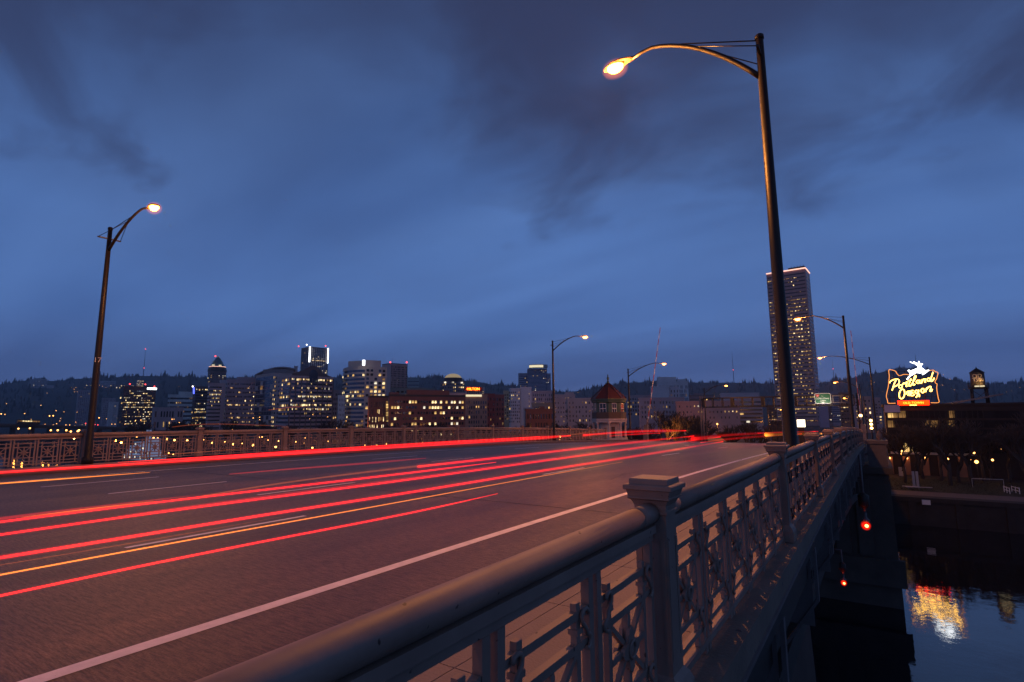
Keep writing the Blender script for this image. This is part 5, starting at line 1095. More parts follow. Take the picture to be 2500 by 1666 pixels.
body = [(1120, 300), (1160, 284), (1215, 286), (1288, 303), (1266, 335), (1238, 350), (1258, 398), (1312, 440), (1345, 470), (1440, 452), (1446, 478), (1340, 520), (1290, 535), (1200, 542), (1120, 532), (1060, 570), (1000, 602), (955, 590), (945, 530), (960, 482), (1050, 447), (1145, 412), (1152, 372), (1135, 345), (1100, 328)]
b = MB(); b.prism([((sp(x, y)-S0).x, (sp(x, y)-S0).z) for x, y in reversed(body)], EX, EZ, (0, -0.30, 0), Vector((0, 0.22, 0))); b.obj('deer_body', M['neonw'], ns)
for l, r in (([(985, 580), (930, 640), (880, 705)], 20), ([(1395, 495), (1335, 540), (1268, 578)], 15), ([(955, 510), (915, 460)], 26), ([(1145, 298), (1060, 292), (955, 250)], 13), ([(1130, 288), (1045, 245)], 10), ([(1168, 290), (1188, 235)], 13)):
    stroke('deer_tube', l, r, 'neonw', -0.2)
text_obj('old_town_lettering', 'OLD TOWN', 95*pxm, M['neonr'], sp(1040, 1298)-S0+Vector((0, -0.3, 0)), EX, EZ, ns, 0.05)
stroke('underline_tube', [(945, 1355), (1130, 1355)], 9, 'neony', -0.2, False)
b = MB(); p0, p1 = sp(640, 1245)-S0, sp(1455, 1350)-S0; b.box((p0.x, -0.12, p1.z), (p1.x, 0.15, p0.z)); b.obj('letter_box', mat('red_box', (0.10, 0.01, 0.005), 0.6, emit=((1, 0.014, 0.0), 9)), ns)
b = MB(); p0, p1 = sp(370, 450)-S0, sp(1690, 1300)-S0
for k in range(9): x = p0.x+(p1.x-p0.x)*k/8; b.box((x-0.05, 0.25, p1.z-1.2), (x+0.05, 0.35, p0.z-0.4))
for k in range(6): z = p1.z+(p0.z-0.6-p1.z)*k/5; b.box((p0.x, 0.36, z-0.04), (p1.x, 0.44, z+0.04))
for k in range(5): x = p0.x+(p1.x-p0.x)*k/4; b.bar((x, 0.45, p0.z-2), (x, 3.5, p1.z-1.2), 0.12, 0.12)
b.obj('support_frame', M['pole'], ns)['kind'] = 'stuff'
# water tower ------------------------------------------------------------------
c0 = on_y(2387, 930, FY+14); zb = on_y(2387, 946, FY+14).z; ztop = on_y(2387, 911, FY+14).z; wt = thing('water_tower', 'round rooftop water tank on stilts painted OLD TOWN', 'water tower', (c0.x, FY+14, rtz+0.5))
rW = (on_y(2406, 930, FY+14).x-on_y(2369, 930, FY+14).x)/2; o0 = wt.location.z
b = MB(); b.lathe((0, 0, zb-o0), [(rW, 0), (rW*0.98, ztop-zb)], 24); tk = b.obj('tank', mat('tank_wood', (0.06, 0.045, 0.035), 0.8, 0, 0.25, 1.5), wt)
b = MB(); b.lathe((0, 0, ztop-o0+0.01), [(rW*1.08, 0), (rW*1.05, 0.12), (0.12, 1.15), (0.05, 1.5)], 24); b.obj('roof', M['pole'], wt)
b = MB(); b.lathe((0, 0, zb-o0-0.35), [(rW*1.4, 0), (rW*1.4, 0.34)], 24); b.obj('platform', M['pole'], wt)
for k in range(16): a = 2*math.pi*k/16; b = MB(); b.tube([(rW*1.36*math.cos(a), rW*1.36*math.sin(a), zb-o0), (rW*1.36*math.cos(a), rW*1.36*math.sin(a), zb-o0+1.1)], 0.05, 5); b.obj('rail_post', M['pole'], wt)
for sx in (-1, 1):
    for sy in (-1, 1): b = MB(); b.tube([(sx*rW*1.0, sy*rW*1.0, 0), (sx*rW*0.95, sy*rW*0.95, zb-o0-0.354)], 0.2, 6); b.obj('leg', M['pole'], wt)
b = MB(); b.bar((-rW, -rW, 0.6), (rW*0.95, -rW, zb-o0-0.8), 0.09, 0.09); b.bar((rW, -rW, 0.6), (-rW*0.95, -rW, zb-o0-0.8), 0.09, 0.09); b.obj('brace', M['pole'], wt)
lt = mat('tank_letters', (0.6, 0.5, 0.36), 0.6)
for s, fz in (('OLD', 0.76), ('TOWN', 0.50)):
    for k, ch in enumerate(s):
        a = -math.pi/2-0.12+(k-(len(s)-1)/2)*0.33; n_ = Vector((math.cos(a), math.sin(a), 0)); e = Vector((-n_.y, n_.x, 0))
        text_obj('lettering', ch, 1.25, lt, n_*(rW+0.05)+Vector((0, 0, zb-o0+(ztop-zb)*fz)), e, EZ, wt, 0.02)
b = MB(); b.box((-0.9, -rW*1.36, zb-o0+0.06), (0.9, -rW*1.36+0.3, zb-o0+0.32)); b.obj('floodlight', M['crown'], wt)
l = bpy.data.lights.new('tank_light', 'SPOT'); l.energy = 260; l.color = (1, 0.60, 0.2); l.spot_size = math.radians(120); l.shadow_soft_size = 0.4
o = bpy.data.objects.new('tank_light', l); col.objects.link(o); o.location = Vector((c0.x+0.2, FY+14-rW*1.45-0.4, zb+0.3)); o.rotation_euler = (math.radians(125), 0, 0)
# ------------------------------------------------------------------ riverside park at right
b = MB(); b.add([(-20, BANK+2.4, GR+0.35), (120, BANK+2.4, GR+0.35), (120, BANK+9, GR+0.38), (-20, BANK+9, GR+0.38)], [(0, 1, 2, 3)]); struct(b.obj('river_path', M['path']))
b = MB(); b.add([(-12, BANK+9.2, GR+0.40), (120, BANK+9.2, GR+0.40), (120, BANK+32, GR+0.42), (-12, BANK+32, GR+0.42)], [(0, 1, 2, 3)]); struct(b.obj('lawn', M['grass']))
gr = MB(); R2 = random.Random(8)
for i in range(6000):
    x, y = R2.uniform(-6, 40), R2.uniform(BANK+9.3, BANK+31); a = R2.random()*3.14; h = R2.uniform(0.08, 0.2); gr.add([(x-0.05*math.cos(a), y-0.05*math.sin(a), GR+0.41), (x+0.05*math.cos(a), y+0.05*math.sin(a), GR+0.41), (x+R2.uniform(-.06, .06), y, GR+0.41+h)], [(0, 1, 2)])
tag(gr.obj('grass', M['grass'], None), 'short dark lawn grass in front of the dark brick building', 'grass', kind='stuff')
# bare trees: three models copied
def bare_tree_mb(seed, H):
    rnd = random.Random(seed); tr, br = MB(), MB()
    def grow(p, d, L, r, lev):
        q = p+d*L; mid = p+d*(L*0.5)+Vector((rnd.uniform(-.06, .06)*L, rnd.uniform(-.06, .06)*L, 0))
        (tr if lev == 0 else br).tube([p, mid, q], [r, r*0.85, r*0.68], 6 if lev < 2 else 3, 0, lev < 2)
        if lev >= 5: return
        for k in range((3, 4, 4, 4, 3)[lev]):
            a = rnd.uniform(0, 6.28); sp_ = rnd.uniform(0.35, 0.75); ax = Vector((math.cos(a), math.sin(a), 0))
            nd = (d+ax*sp_+Vector((0, 0, 0.12))).normalized(); grow(p+d*L*rnd.uniform(0.65, 1.0), nd, L*rnd.uniform(0.58, 0.78), r*0.67, lev+1)
    grow(Vector((0, 0, -0.3)), Vector((rnd.uniform(-.06, .06), rnd.uniform(-.06, .06), 1)).normalized(), H*0.30, H*0.022, 0); return tr, br
TREES = []
for s in range(3):
    tr, br = bare_tree_mb(s+20, 10.0); TREES.append((tr.mesh('trunk', [M['bark']]), br.mesh('branches', [M['bark']])))
def tree(x, y, z, h, k, label, group):
    t = thing('bare_tree', label, 'tree', (x, y, z), R3.uniform(0, 6.28), group); t.scale = (h/10*1.05,)*2+(h/10,)
    link('trunk', TREES[k][0], t); link('branches', TREES[k][1], t)
R3 = random.Random(31)
for i in range(24):
    tree(5+i*1.7+R3.uniform(-1, 1), 143+R3.uniform(-10, 9), GR, R3.uniform(13, 18), i % 3, 'bare dark tree in the park in front of the wide dark brick building', 'bare trees in the riverside park')
for i in range(46):
    X = -36-i*5.2-i*i*0.03+R3.uniform(-2, 2); tree(X, 128+R3.uniform(-9, 14), ground_z(130), R3.uniform(14, 17.5), i % 3, 'bare dark tree in the row along the far bank behind the left railing', 'bare trees along the far bank')
for i, (u, h) in enumerate(((1612, 19), (1640, 20), (1668, 19), (1690, 17), (1790, 15), (1815, 16), (1838, 15), (1770, 14))):
    p = on_y(u, 1000, 150+(i % 3)*6); tree(p.x, p.y, ground_z(p.y), h, i % 3, ('tall bare tree in the clump just right of the left barrier arm' if i < 4 else 'tall bare tree in the lower clump below the overhead sign truss'), ('tall bare trees by the left barrier arm' if i < 4 else 'bare trees below the sign truss'))
# hedge masses along the bank
hd = MB()
for i in range(15000):
    X = -30-R3.random()**1.3*560; y = 118+R3.uniform(-4, 30); hh = 3.4+2.6*math.sin(X*0.11)*math.sin(X*0.037+1); z = ground_z(y)+R3.random()*max(1.5, hh)
    a = R3.random()*6.28; s = R3.uniform(0.25, 0.6); e1 = Vector((math.cos(a), math.sin(a), R3.uniform(-.5, .5)))*s; e2 = Vector((R3.uniform(-1, 1), R3.uniform(-1, 1), R3.uniform(-.3, 1)))*s; c = Vector((X, y, z))
    hd.add([c-e1, c+e2, c+e1*0.6], [(0, 1, 2)])
tag(hd.obj('shrubbery', mat('dark_leaf', (0.03, 0.028, 0.02), 0.9, 0, 0.3, 0.5)), 'dark mass of shrubs and leafless growth along the far bank', 'shrubs', kind='stuff')
# park furniture on the right
p = on_z(2237, 1190, GR+0.4); t = thing('memorial_pillar', 'pale pair of slim stone pillars on the riverside path', 'pillar', (p.x, p.y, GR+0.35)); hh = on_y(2234, 1156, p.y).z-GR
for dx in (-0.28, 0.28): b = MB(); b.box((dx-0.2, -0.2, 0), (dx+0.2, 0.2, hh)); b.obj('pillar', M['stone'], t)
p = on_y(2203, 1152, 150); t = thing('kiosk_sign', 'pale standing panel below two lamps at the foot of the dark brick building', 'panel', (p.x, 150, GR)); a = on_y(2194, 1150, 150).x-p.x; zt = on_y(2203, 1141, 150).z-GR; zb_ = on_y(2203, 1163, 150).z-GR
b = MB(); b.box((a, -0.1, max(0.2, zb_)), (-a, 0.1, zt)); b.obj('panel', M['stone'], t); b = MB(); b.box((a*0.8, -0.06, 0), (a*0.8+0.12, 0.06, max(0.2, zb_)-0.004)); b.box((-a*0.8-0.12, -0.06, 0), (-a*0.8, 0.06, max(0.2, zb_)-0.004)); b.obj('leg', M['pole'], t)
for k, (u0, u1, v) in enumerate(((2203, 2240, 1191), (2212, 2276, 1193))):
    p0, p1 = on_z(u0, v, GR+0.5), on_z(u1, v+2, GR+0.5); t = thing('bench', 'long low pale bench on the riverside path, %s' % ('upper and shorter one' if k == 0 else 'lower and longer one nearest the wall'), 'bench', (p0.x, p0.y, GR+0.35))
    d = p1-p0; b = MB(); b.bar((0, 0, 0.45), (d.x, d.y, 0.45), 0.5, 0.09); b.obj('seat', M['stone'], t)
    for s in (0.1, 0.5, 0.9): b = MB(); b.box((d.x*s-0.1, d.y*s-0.18, 0), (d.x*s+0.1, d.y*s+0.18, 0.4)); b.obj('leg', M['kerb'], t)
for k, (u0, u1) in enumerate(((2452, 2466), (2471, 2490))):
    p0, p1 = on_z(u0, 1201, GR+0.45), on_z(u1, 1206, GR+0.45); t = thing('barricade', 'low white railing section by the wall at far right, %s of the two' % ('left' if k == 0 else 'right'), 'barricade', (p0.x, p0.y, GR+0.4))
    d = p1-p0
    for z in (0.45, 0.95): b = MB(); b.bar((0, 0, z), (d.x, d.y, z), 0.06, 0.1); b.obj('rail', M['white'], t)
    for s in (0, 0.5, 1): b = MB(); b.box((d.x*s-0.05, d.y*s-0.05, 0), (d.x*s+0.05, d.y*s+0.05, 1.05)); b.obj('post', M['white'], t)
p0, p1 = on_z(2375, 1190, GR+0.4), on_z(2452, 1193, GR+0.4); zf = on_y(2440, 1171, p1.y).z; t = thing('pipe_frame', 'thin pale goal like pipe frame on the lawn at right', 'pipe frame', (p0.x, p0.y, GR+0.4)); d = p1-p0; h = zf-GR-0.4
b = MB(); b.tube([(0, 0, 0), (0, 0, h), (d.x, d.y, h), (d.x, d.y, 0)], 0.045, 6); b.obj('pipe', M['white'], t)
p = on_z(2251, 1202, GR+0.4); t = thing('notice_board', 'tiny white notice board on the wall edge below the pale pillars', 'notice board', (p.x, BANK-0.5, GR-0.6)); b = MB(); b.box((-0.55, -0.06, 0), (0.55, 0.04, 0.75)); b.obj('panel', M['white'], t)
# lamp posts and small lights ----------------------------------------------------
def lamp_proto():
    t = thing('shore_lamp', 'small glowing globe lamp on a thin post along the far bank', 'lamp post', (0, 0, -900), 0, 'globe lamps along the far bank')
    b = MB(); b.lathe((0, 0, 0), [(0.08, -0.26), (0.22, -0.15), (0.26, 0), (0.22, 0.15), (0.06, 0.27)], 10); b.obj('globe', M['globe'], t)
    b = MB(); b.lathe((0, 0, -4.2), [(0.14, 0), (0.14, 0.3), (0.06, 0.4), (0.05, 3.9)], 8); b.obj('post', M['pole'], t); return t
LPs = lamp_proto(); first = [True]
def shore(p, s=1.0, label=None, group=None):
    if first[0]: o = LPs; o.location = p; first[0] = False
    else: o = dup(LPs, p)
    o['label'] = label or LPs['label']; o['group'] = group or LPs['group']; o.scale = (s, s, s); return o
for u, v in ((287, 1063), (304, 1065), (326, 1063), (334, 1066), (375, 1070), (385, 1071), (408, 1072.5), (426, 1075), (457, 1076), (518, 1081), (570, 1085), (618, 1087.5), (673, 1091), (762, 1094)):
    shore(on_y(u, v, BANK+3.5), 1.5)
g2 = 'small white lamps in the city behind the left railing'; l2 = 'small pale lamp on a post behind the left railing'
for u, v in ((497, 1074), (549, 1079), (591, 1083), (633, 1068), (640, 1067), (654, 1075), (680, 1077), (722, 1079), (742, 1081), (745, 1069), (769, 1076), (802, 1078), (866, 1081), (890, 1087), (920, 1087), (943, 1084)):
    shore(on_y(u, v, BANK+5.0), 0.75, l2, g2)
g3 = 'lamps in the riverside park at right'; l3 = 'globe lamp in the riverside park in front of the dark brick building'
for u, v, s in ((2314, 1121, 1.0), (2368, 1122, 1.0), (2384, 1128, 1.7), (2423, 1123.5, 1.1), (2465, 1124, 1.1), (2378, 1106, 1.0), (2444, 1097, 0.6), (2199, 1109, 1.2), (2201, 1102, 1.2)):
    shore(on_y(u, v, 146), s*0.72, l3, g3)
for u, v in ((2384, 1130), (2212, 1120)): lamp_light(on_y(u, v, 145)-Vector((0, 0.3, 0.2)), 22)
g4 = 'street lights dotted over the far left shore'; l4 = 'tiny bright street light on a mast on the far left shore'
R5 = random.Random(17)
for X_, Y_ in ((-45, 150), (-90, 165), (-130, 140), (-190, 160), (-250, 200), (-320, 180), (-380, 260), (-10, 230), (-60, 260), (-150, 300), (-240, 330), (-420, 380)):
    o = shore(Vector((X_, Y_, ground_z(Y_)+6.5)), 1.3, 'street lamp between the city blocks beyond the river', 'street lamps in the city'); lamp_light(Vector((X_, Y_-0.8, ground_z(Y_)+6.3)), 5000)
for u, v, s in ((3, 1011, 1.7), (12, 1012, 1.0), (60, 1010, 1.0), (121, 1016, 1.7), (130, 1015.5, 1.8), (137, 1003, 0.9), (156, 1006, 0.6), (232, 1021, 1.5), (242, 1020.5, 1.5), (16, 986, 0.7), (100, 990, 0.9), (188, 1007, 0.6), (260, 1023, 0.7), (273, 1036, 0.9), (281, 1036, 0.9), (331, 1027, 1.3), (344, 1026, 1.2), (305, 1036, 0.8), (345, 1045, 0.7), (50, 1036, 0.9), (53, 1036.5, 0.8), (74, 1037, 1.0), (130, 1038, 1.0), (138, 1035, 1.0), (161, 1038, 1.0), (170, 1038, 1.1), (183, 1040, 1.2), (209, 1038, .8), (231, 1040, .9), (110, 1036, .7), (76, 1024, .7), (148, 1022, .7), (146, 1028, .8), (185, 1031, .7), (420, 1024, 1.0), (438, 1032, .8), (425, 1024, .6), (618, 1021, 1.0), (634, 1019, .8), (634, 1025, 1.0), (756, 1023, .7), (764, 1013, .8), (800, 1018, .8), (845, 1028, .7)):
    shore(at(u, v, 430 if u < 350 else 330), s*0.8, l4, g4)
for u, v in ((175, 947), (181, 951), (185, 947), (182, 957), (188, 956), (114, 960), (198, 966), (228, 954), (243, 941), (250, 944), (258, 947), (380, 947), (437, 944), (448, 957), (1412, 959), (1490, 953), (1745, 968), (1757, 963), (2155, 956), (2303, 915), (2301, 941), (2322, 950), (2330, 952), (2355, 952), (2457, 957), (2490, 947), (2470, 955), (2320, 927), (2134, 934)):
    shore(at(u, v, 1200), 1.0, 'tiny house light scattered on the hillside or roofs beyond', 'tiny lights on the hills')
for u, v in ((124, 1051), (141, 1051), (162, 1051), (173, 1054), (190, 1053), (193, 1051), (45, 1047), (73, 1046)):
    shore(on_y(u, v, BANK+3.5), 1.6, 'glowing lamp on the quay under the far left viaduct', 'lamps under the far viaduct')
for u, v in ((209, 1034), (214, 1035), (232, 1037), (239, 1038)):
    p = at(u, v, 420); t = thing('red_signal', 'small red traffic light glow beside the left lamp pole', 'signal light', p, 0, 'red signals on the far left shore'); b = MB(); b.lathe((0, 0, 0), [(0.1, -0.35), (0.35, 0), (0.1, 0.35)], 8); b.obj('lens', M['beacon'], t); b = MB(); b.tube([(0, 0.3, -6), (0, 0.3, 0.4)], 0.1, 5); b.obj('mast', M['pole'], t)
for u, z in ((42, -7.2), (62, -7.0), (113, -8.0), (127, -7.4), (146, -8.3), (165, -7.6), (182, -8.0), (271, -8.4), (284, -8.2), (298, -9.0)):
    p = on_y(u, 1060, BANK+1.2); o = thing('added_quay_lamp', 'bright orange lamp added on the quay at far left for its reflection in the river', 'quay lamp', (p.x, p.y, z-2.6), 0, 'added orange quay lamps at far left')  # extra lamps added so that orange reflections show on the water
    b = MB(); b.lathe((0, 0, 2.6), [(0.1, -0.34), (0.3, -0.2), (0.34, 0), (0.3, 0.2), (0.08, 0.34)], 10); b.obj('globe', M['quay'], o)  # globe of the added quay lamp
    b = MB(); b.tube([(0, 0, GR-z+2.6+0.4), (0, 0, 2.3)], 0.08, 6); b.obj('post', M['pole'], o)
# far left viaduct and bus ----------------------------------------------------------
vd = thing('viaduct', 'long low concrete viaduct crossing behind the far left shore', 'viaduct', (0, 0, 0))
q0, q1 = at(-120, 1038, 330), at(350, 1049, 420); b = MB(); b.bar(q0, q1, 9, 1.6); b.obj('deck', M['pier'], vd)
b = MB(); b.bar(q0+Vector((0, 0, 1.2))-(q1-q0).cross(EZ).normalized()*-4.3, q1+Vector((0, 0, 1.2))-(q1-q0).cross(EZ).normalized()*-4.3, 0.3, 0.8); b.obj('parapet', M['kerb'], vd)
for k in range(12): p = q0+(q1-q0)*(k/11); b = MB(); b.box((p.x-2.6, p.y-0.9, WATER-2), (p.x+2.6, p.y+0.9, p.z-0.804)); b.obj('pier', M['pier'], vd)
pa, pb_ = at(40, 1029, 352), at(96, 1030.5, 362); d = pb_-pa; t = thing('bus', 'long lit bus or tram crossing the viaduct at far left', 'bus', pa)
b = MB(); b.bar((0, 0, -0.3), d+Vector((0, 0, -0.3)), 2.5, 2.9); b.obj('body', M['iron'], t); nb = d.cross(EZ).normalized(); nb = nb if nb.dot(pa-CAM) < 0 else -nb
for k in range(9): b = MB(); b.bar(d*(k/9+0.012)+nb*1.3+Vector((0, 0, 0.25)), d*((k+1)/9-0.012)+nb*1.3+Vector((0, 0, 0.25)), 0.06, 0.8); b.obj('window', M['litb'] if 1 < k < 6 else M['litd'], t)
# lit river boat ----------------------------------------------------------------------
p = on_z(352, 1121, WATER); bt = thing('river_boat', 'moored white multi deck riverboat seen through the left railing', 'boat', (p.x, BANK-6.0, WATER)); u1, u2 = on_y(315, 1115, BANK-6).x, on_y(396, 1115, BANK-6).x; L_ = u2-u1
bt.location.x = (u1+u2)/2
hw = L_/2; wpaint_glow = mat('boat_paint_glow', (0.62, 0.66, 0.74), 0.5, emit=((0.6, 0.72, 1.0), 0.10))  # faint blue emission in the paint stands in for light on the boat
b = MB(); b.prism([(-hw, -2.5), (hw*0.9, -2.5), (hw, -1.2), (hw, 2.5), (-hw, 2.5), (-hw*1.06, 0)], EX, Vector((0, 1, 0)), (0, 0, -0.4), Vector((0, 0, 1.5))); b.obj('hull', M['pole'], bt)
for k, (x0, x1, z0, z1) in enumerate(((-0.96, 0.9, 1.3, 3.2), (-0.86, 0.62, 3.4, 5.1), (-0.7, 0.3, 5.3, 6.8), (-0.45, -0.1, 7.0, 8.4))):
    b = MB(); b.box((x0*hw, -2.2+k*0.2, z0), (x1*hw, 2.2-k*0.2, z1)); b.obj('deck_house', wpaint_glow, bt)
    b = MB(); b.box((x0*hw-0.3, -2.6+k*0.2, z1+0.004), (x1*hw+0.3, 2.6-k*0.2, z1+0.14)); b.obj('deck', wpaint_glow, bt)
    n = max(2, int((x1-x0)*hw/1.6))
    for j in range(n): xx = x0*hw+(x1-x0)*hw*(j+0.5)/n; b = MB(); b.box((xx-0.45, -2.26+k*0.2, z0+0.5), (xx+0.45, -2.205+k*0.2, z1-0.4)); b.obj('window', M['glass'] if (j+k) % 3 else M['litw'], bt)
for xx in (0.02, 0.2): b = MB(); b.tube([(xx*hw, 0, 6.9), (xx*hw, 0, 13.5)], 0.42, 10); b.obj('funnel', wpaint_glow, bt)
b = MB(); b.box((0.42*hw, -1.5, 5.2), (0.62*hw, 1.5, 10.2)); b.obj('stern_tower', wpaint_glow, bt)
for u, v in ((393, 1105), (412, 1107), (423, 1109), (352, 1117)):
    shore(on_y(u, v, BANK-2), 1.0, 'cold white quay light beside the moored riverboat', 'quay lights by the riverboat')
# masts on the hills -------------------------------------------------------------------
def mast(u, v0, v1, D, label, red=()):
    p = at(u, v1, D); h = at(u, v0, D).z-p.z; t = thing('radio_mast', label, 'radio mast', p-Vector((0, 0, 10)))
    b = MB(); b.tube([(0, 0, 0), (0, 0, 10+h*0.5), (0, 0, 10+h)], [1.6, 1.0, 0.35], 5); b.obj('mast', M['steel'], t)
    for f in red: b = MB(); b.lathe((0, 0, 10+h*f), [(0.4, -2), (2.2, 0), (0.4, 2)], 6); b.obj('beacon', M['beacon'], t)
mast(350, 850, 915, 2500, 'thin radio mast with red beacons rising from the foggy hill at left', (0.25, 0.98))
mast(1792, 856, 935, 2600, 'thin radio mast on the hill left of the tall tower', (0.40,))
mast(2036, 876, 925, 2900, 'short faint radio mast on the hill right of the tall tower', (0.5,))
mast(2237, 862, 892, 2500, 'tiny mast on the hilltop just above the neon deer')
# ------------------------------------------------------------------ light streaks of passing traffic
SR = streak_mat('red_streak', (1.0, 0.007, 0.009), 1.35, 1.5); SRd = streak_mat('dim_red_streak', (1.0, 0.02, 0.02), 0.20, 1.4); SO = streak_mat('orange_streak', (1.0, 0.24, 0.02), 1.0, 1.5); SOd = streak_mat('dim_orange_streak', (1.0, 0.18, 0.03), 0.16, 1.4); SOx = streak_mat('faint_orange_streak', (1.0, 0.18, 0.04), 0.10, 1.2); SY_ = streak_mat('amber_streak', (1.0, 0.42, 0.05), 1.0)
SRh = streak_mat('red_streak_halo', (1.0, 0.012, 0.008), 0.16, 2.0); SOh = streak_mat('orange_streak_halo', (1.0, 0.16, 0.02), 0.06, 2.4)  # halos round the streak cores, glow put in as wider emissive tubes
def trail(label, pts, X, m, r0, r1, layers=()):
    """pts: picture points on the plane x = X where the lamps ran; r0..r1 radius near to far"""
    t = thing('light_streak', label, 'light streak', (X, 0, 0), 0, 'light streaks of passing traffic')
    P = [on_x(u, v, X) for u, v in pts]; Q = []
    for a, c in zip(P, P[1:]):
        for k in range(4): Q.append(a+(c-a)*k/4)
    Q.append(P[-1]); k = len(Q)
    # smooth the hand picked points
    for _ in range(6): Q = [Q[0]]+[(Q[i-1]+Q[i]*2+Q[i+1])/4 for i in range(1, k-1)]+[Q[-1]]
    if pts[0][0] < 0 and X < -4:   # the streak runs on out of the picture, past the viewer
        Q = [Vector((X, Q[0].y-16, Q[0].z)), Vector((X, Q[0].y-8, Q[0].z))]+Q; k = len(Q)
    d0 = (Q[2 if pts[0][0] < 0 else 0]-CAM).length; d1 = (Q[-1]-CAM).length
    def rad(p): return r0 if p.y < Q[2].y and pts[0][0] < 0 else r0+(r1-r0)*max(0, min(1, ((p-CAM).length-d0)/max(1, d1-d0)))
    b = MB(); b.tube([q-t.location for q in Q], [rad(q)*(1.0 if i < k-4 else (k-i)/4.0) for i, q in enumerate(Q)], 10); b.obj('core', m, t)
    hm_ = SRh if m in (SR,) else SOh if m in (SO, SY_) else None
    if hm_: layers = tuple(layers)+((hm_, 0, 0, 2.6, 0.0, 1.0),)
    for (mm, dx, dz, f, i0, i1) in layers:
        S = Q[int(i0*(k-1)):int(i1*(k-1))+1]; b = MB(); b.tube([q-t.location+Vector((dx, 0, dz)) for q in S], [rad(q)*f*min(1.0, (len(S)-i)/5.0, (i+1)/5.0 if i0 > 0 else 1.0) for i, q in enumerate(S)], 10); b.obj('glow_layer', mm, t)
ext = lambda a, c, s=0.35: (a[0]-(c[0]-a[0])*s, a[1]-(c[1]-a[1])*s)
def E_(pts): return [ext(pts[0], pts[1])]+list(pts)
trail('thick red streak nearest the far left kerb, running under the left railing', E_([(0, 1154), (351, 1131.8), (700, 1108.7), (1001, 1089), (1300, 1071), (1392, 1064)]), -15.2, SR, 0.022, 0.12, ((SR, 0, 0.06, 0.8, 0.35, 0.9),))
trail('thin orange streak on the left lane just below the leftmost red streak', E_([(0, 1181), (366, 1153.5)]), -12.5, SO, 0.010, 0.014)
trail('bright pink red streak ending mid road, upper one of the near lane bundle', E_([(0, 1274.6), (351, 1230), (700, 1190), (1001, 1155), (1211, 1129)]), -7.85, SR, 0.011, 0.026, ((SRd, 0, 0.035, 1.6, 0.0, 0.5), (SO, 0.0, 0.02, 0.5, 0.3, 0.48)))
trail('soft brownish orange streak above the upper pink red streak', [(491, 1212), (700, 1176), (1001, 1140), (1090, 1132)], -8.3, SOd, 0.012, 0.03)
trail('long red streak running up to the distant truss, second in the near lane bundle', E_([(0, 1306), (351, 1255), (700, 1210.5), (1001, 1171.7), (1300, 1129), (1601, 1087.6), (1759, 1067)]), -7.0, SR, 0.010, 0.068, ((SRd, 0, 0.02, 1.9, 0.3, 0.95),))
trail('red streak high on the road ending left of the sign pylon', [(1020, 1140), (1090, 1132), (1300, 1109), (1500, 1085), (1694, 1065)], -8.3, SR, 0.025, 0.08, ())
trail('broad soft red streak, third in the near lane bundle', E_([(0, 1362), (351, 1306), (700, 1248), (1001, 1203.6), (1300, 1152.6), (1601, 1106.7), (1765, 1078.6)]), -5.85, SR, 0.010, 0.062, ((SRd, 0, 0, 1.7, 0.0, 0.95),))
trail('long thin orange streak between the broad red streak and the nearest red streak', E_([(0, 1404), (351, 1338.6), (700, 1276), (1001, 1221.5), (1300, 1166.6), (1520, 1128)]), -5.22, SO, 0.005, 0.008, ((SOd, 0, 0, 1.8, 0, 1.0),))
trail('faint hairline orange streak just above the long thin orange streak', E_([(0, 1380), (351, 1322), (700, 1260)]), -5.4, SOd, 0.003, 0.006)
trail('nearest red streak, lowest on the road and ending near mid picture', E_([(0, 1455), (351, 1380), (700, 1310.5), (1001, 1254.6), (1215, 1205.6)]), -4.6, SR, 0.006, 0.013, ((SRd, 0, 0, 1.6, 0, 0.97),))
trail('short dim red streak on the middle lane, fading at its ends', [(560, 1158), (700, 1146), (880, 1133), (1040, 1119)], -11.4, SRd, 0.012, 0.045)
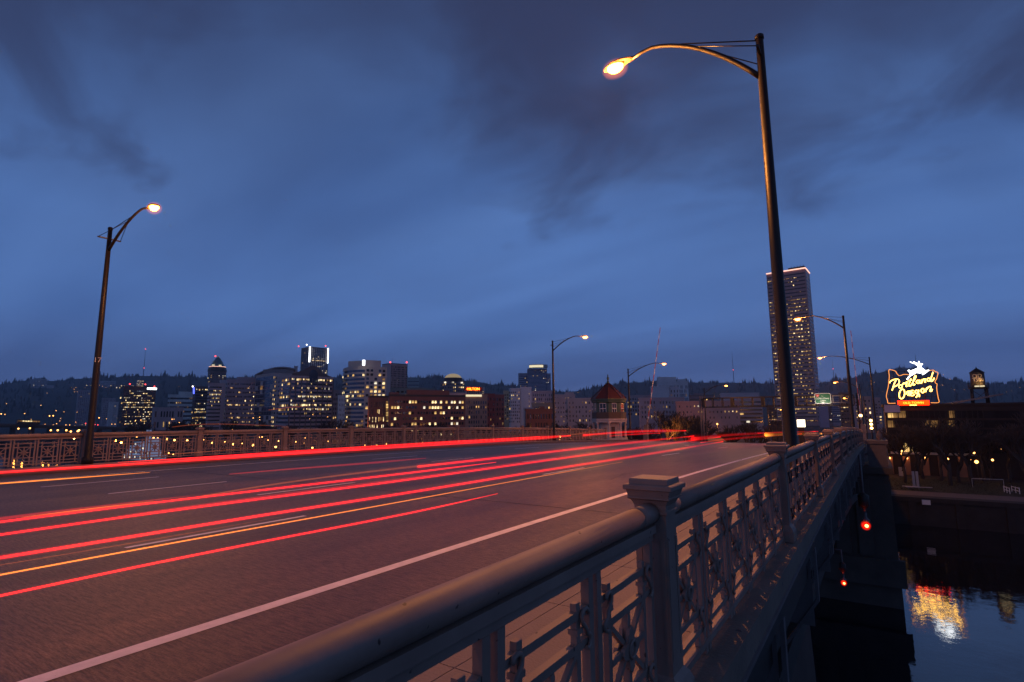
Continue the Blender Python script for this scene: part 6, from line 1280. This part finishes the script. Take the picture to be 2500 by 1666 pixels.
trail('thick wavy red streak in front of the control house columns', [(1425, 1063), (1500, 1056.5), (1560, 1053.5), (1620, 1052), (1674, 1052)], -20.0, SR, 0.07, 0.19, ((SR, 0.2, -0.25, 0.8, 0.2, 0.7), (SRd, 0, 0.0, 1.6, 0.0, 1.0)))
trail('red streak cluster far up the road right of the sign pylon', [(1690, 1072), (1760, 1063.5), (1830, 1059.5), (1900, 1056.5), (1990, 1054)], -9.5, SR, 0.10, 0.20, ((SR, 0.0, -0.3, 0.9, 0.1, 0.9), (SR, 0.5, 0.05, 0.8, 0.55, 1.0)))
trail('glowing amber streak at the far end of the road behind the nearest lamp pole', [(1870, 1064), (1930, 1061), (1990, 1059.5), (2006, 1060)], -7.5, SY_, 0.10, 0.26, ((SO, 0, 0.1, 1.4, 0.0, 1.0),))
trail('thin orange arc over the far railing left of the control house', [(1385, 1064), (1440, 1054), (1475, 1052)], -21.0, SOd, 0.05, 0.08)
trail('crossing thin orange streak over the left railing foot near the riverboat', [(400, 1111), (470, 1106), (560, 1097.5), (620, 1095)], -22.0, SOd, 0.012, 0.012)
trail('faint orange arc in front of the glass office, a moving bus light', [(655, 1001.5), (690, 997), (720, 993), (757, 993.5)], -24.0, SOd, 0.018, 0.018)
trail('faint red orange arc low over the left railing, a second bus light', [(420, 1043), (470, 1036.5), (540, 1035), (620, 1038), (700, 1041)], -24.0, SOx, 0.02, 0.02)
trail('thin red streak far right beyond the dark park trees', [(2420, 1153), (2460, 1154), (2520, 1156)], on_y(2450, 1154, 147).x if False else 26.0, SRd, 0.12, 0.12)
# ------------------------------------------------------------------ evening haze
hz = MB(); hz.box((-5600, -900, WATER-1.0), (2600, 4700, 470)); hm = bpy.data.materials.new('haze'); hm.use_nodes = True; ht = hm.node_tree; ht.nodes.clear()
pv = ht.nodes.new('ShaderNodeVolumePrincipled'); pv.inputs['Color'].default_value = (0.80, 0.86, 1.0, 1); pv.inputs['Density'].default_value = 1.5e-4; pv.inputs['Anisotropy'].default_value = 0.3
oo = ht.nodes.new('ShaderNodeOutputMaterial'); ht.links.new(pv.outputs[0], oo.inputs['Volume'])
tag(hz.obj('haze', hm), 'thin even evening haze over the river and city', 'haze', kind='stuff')
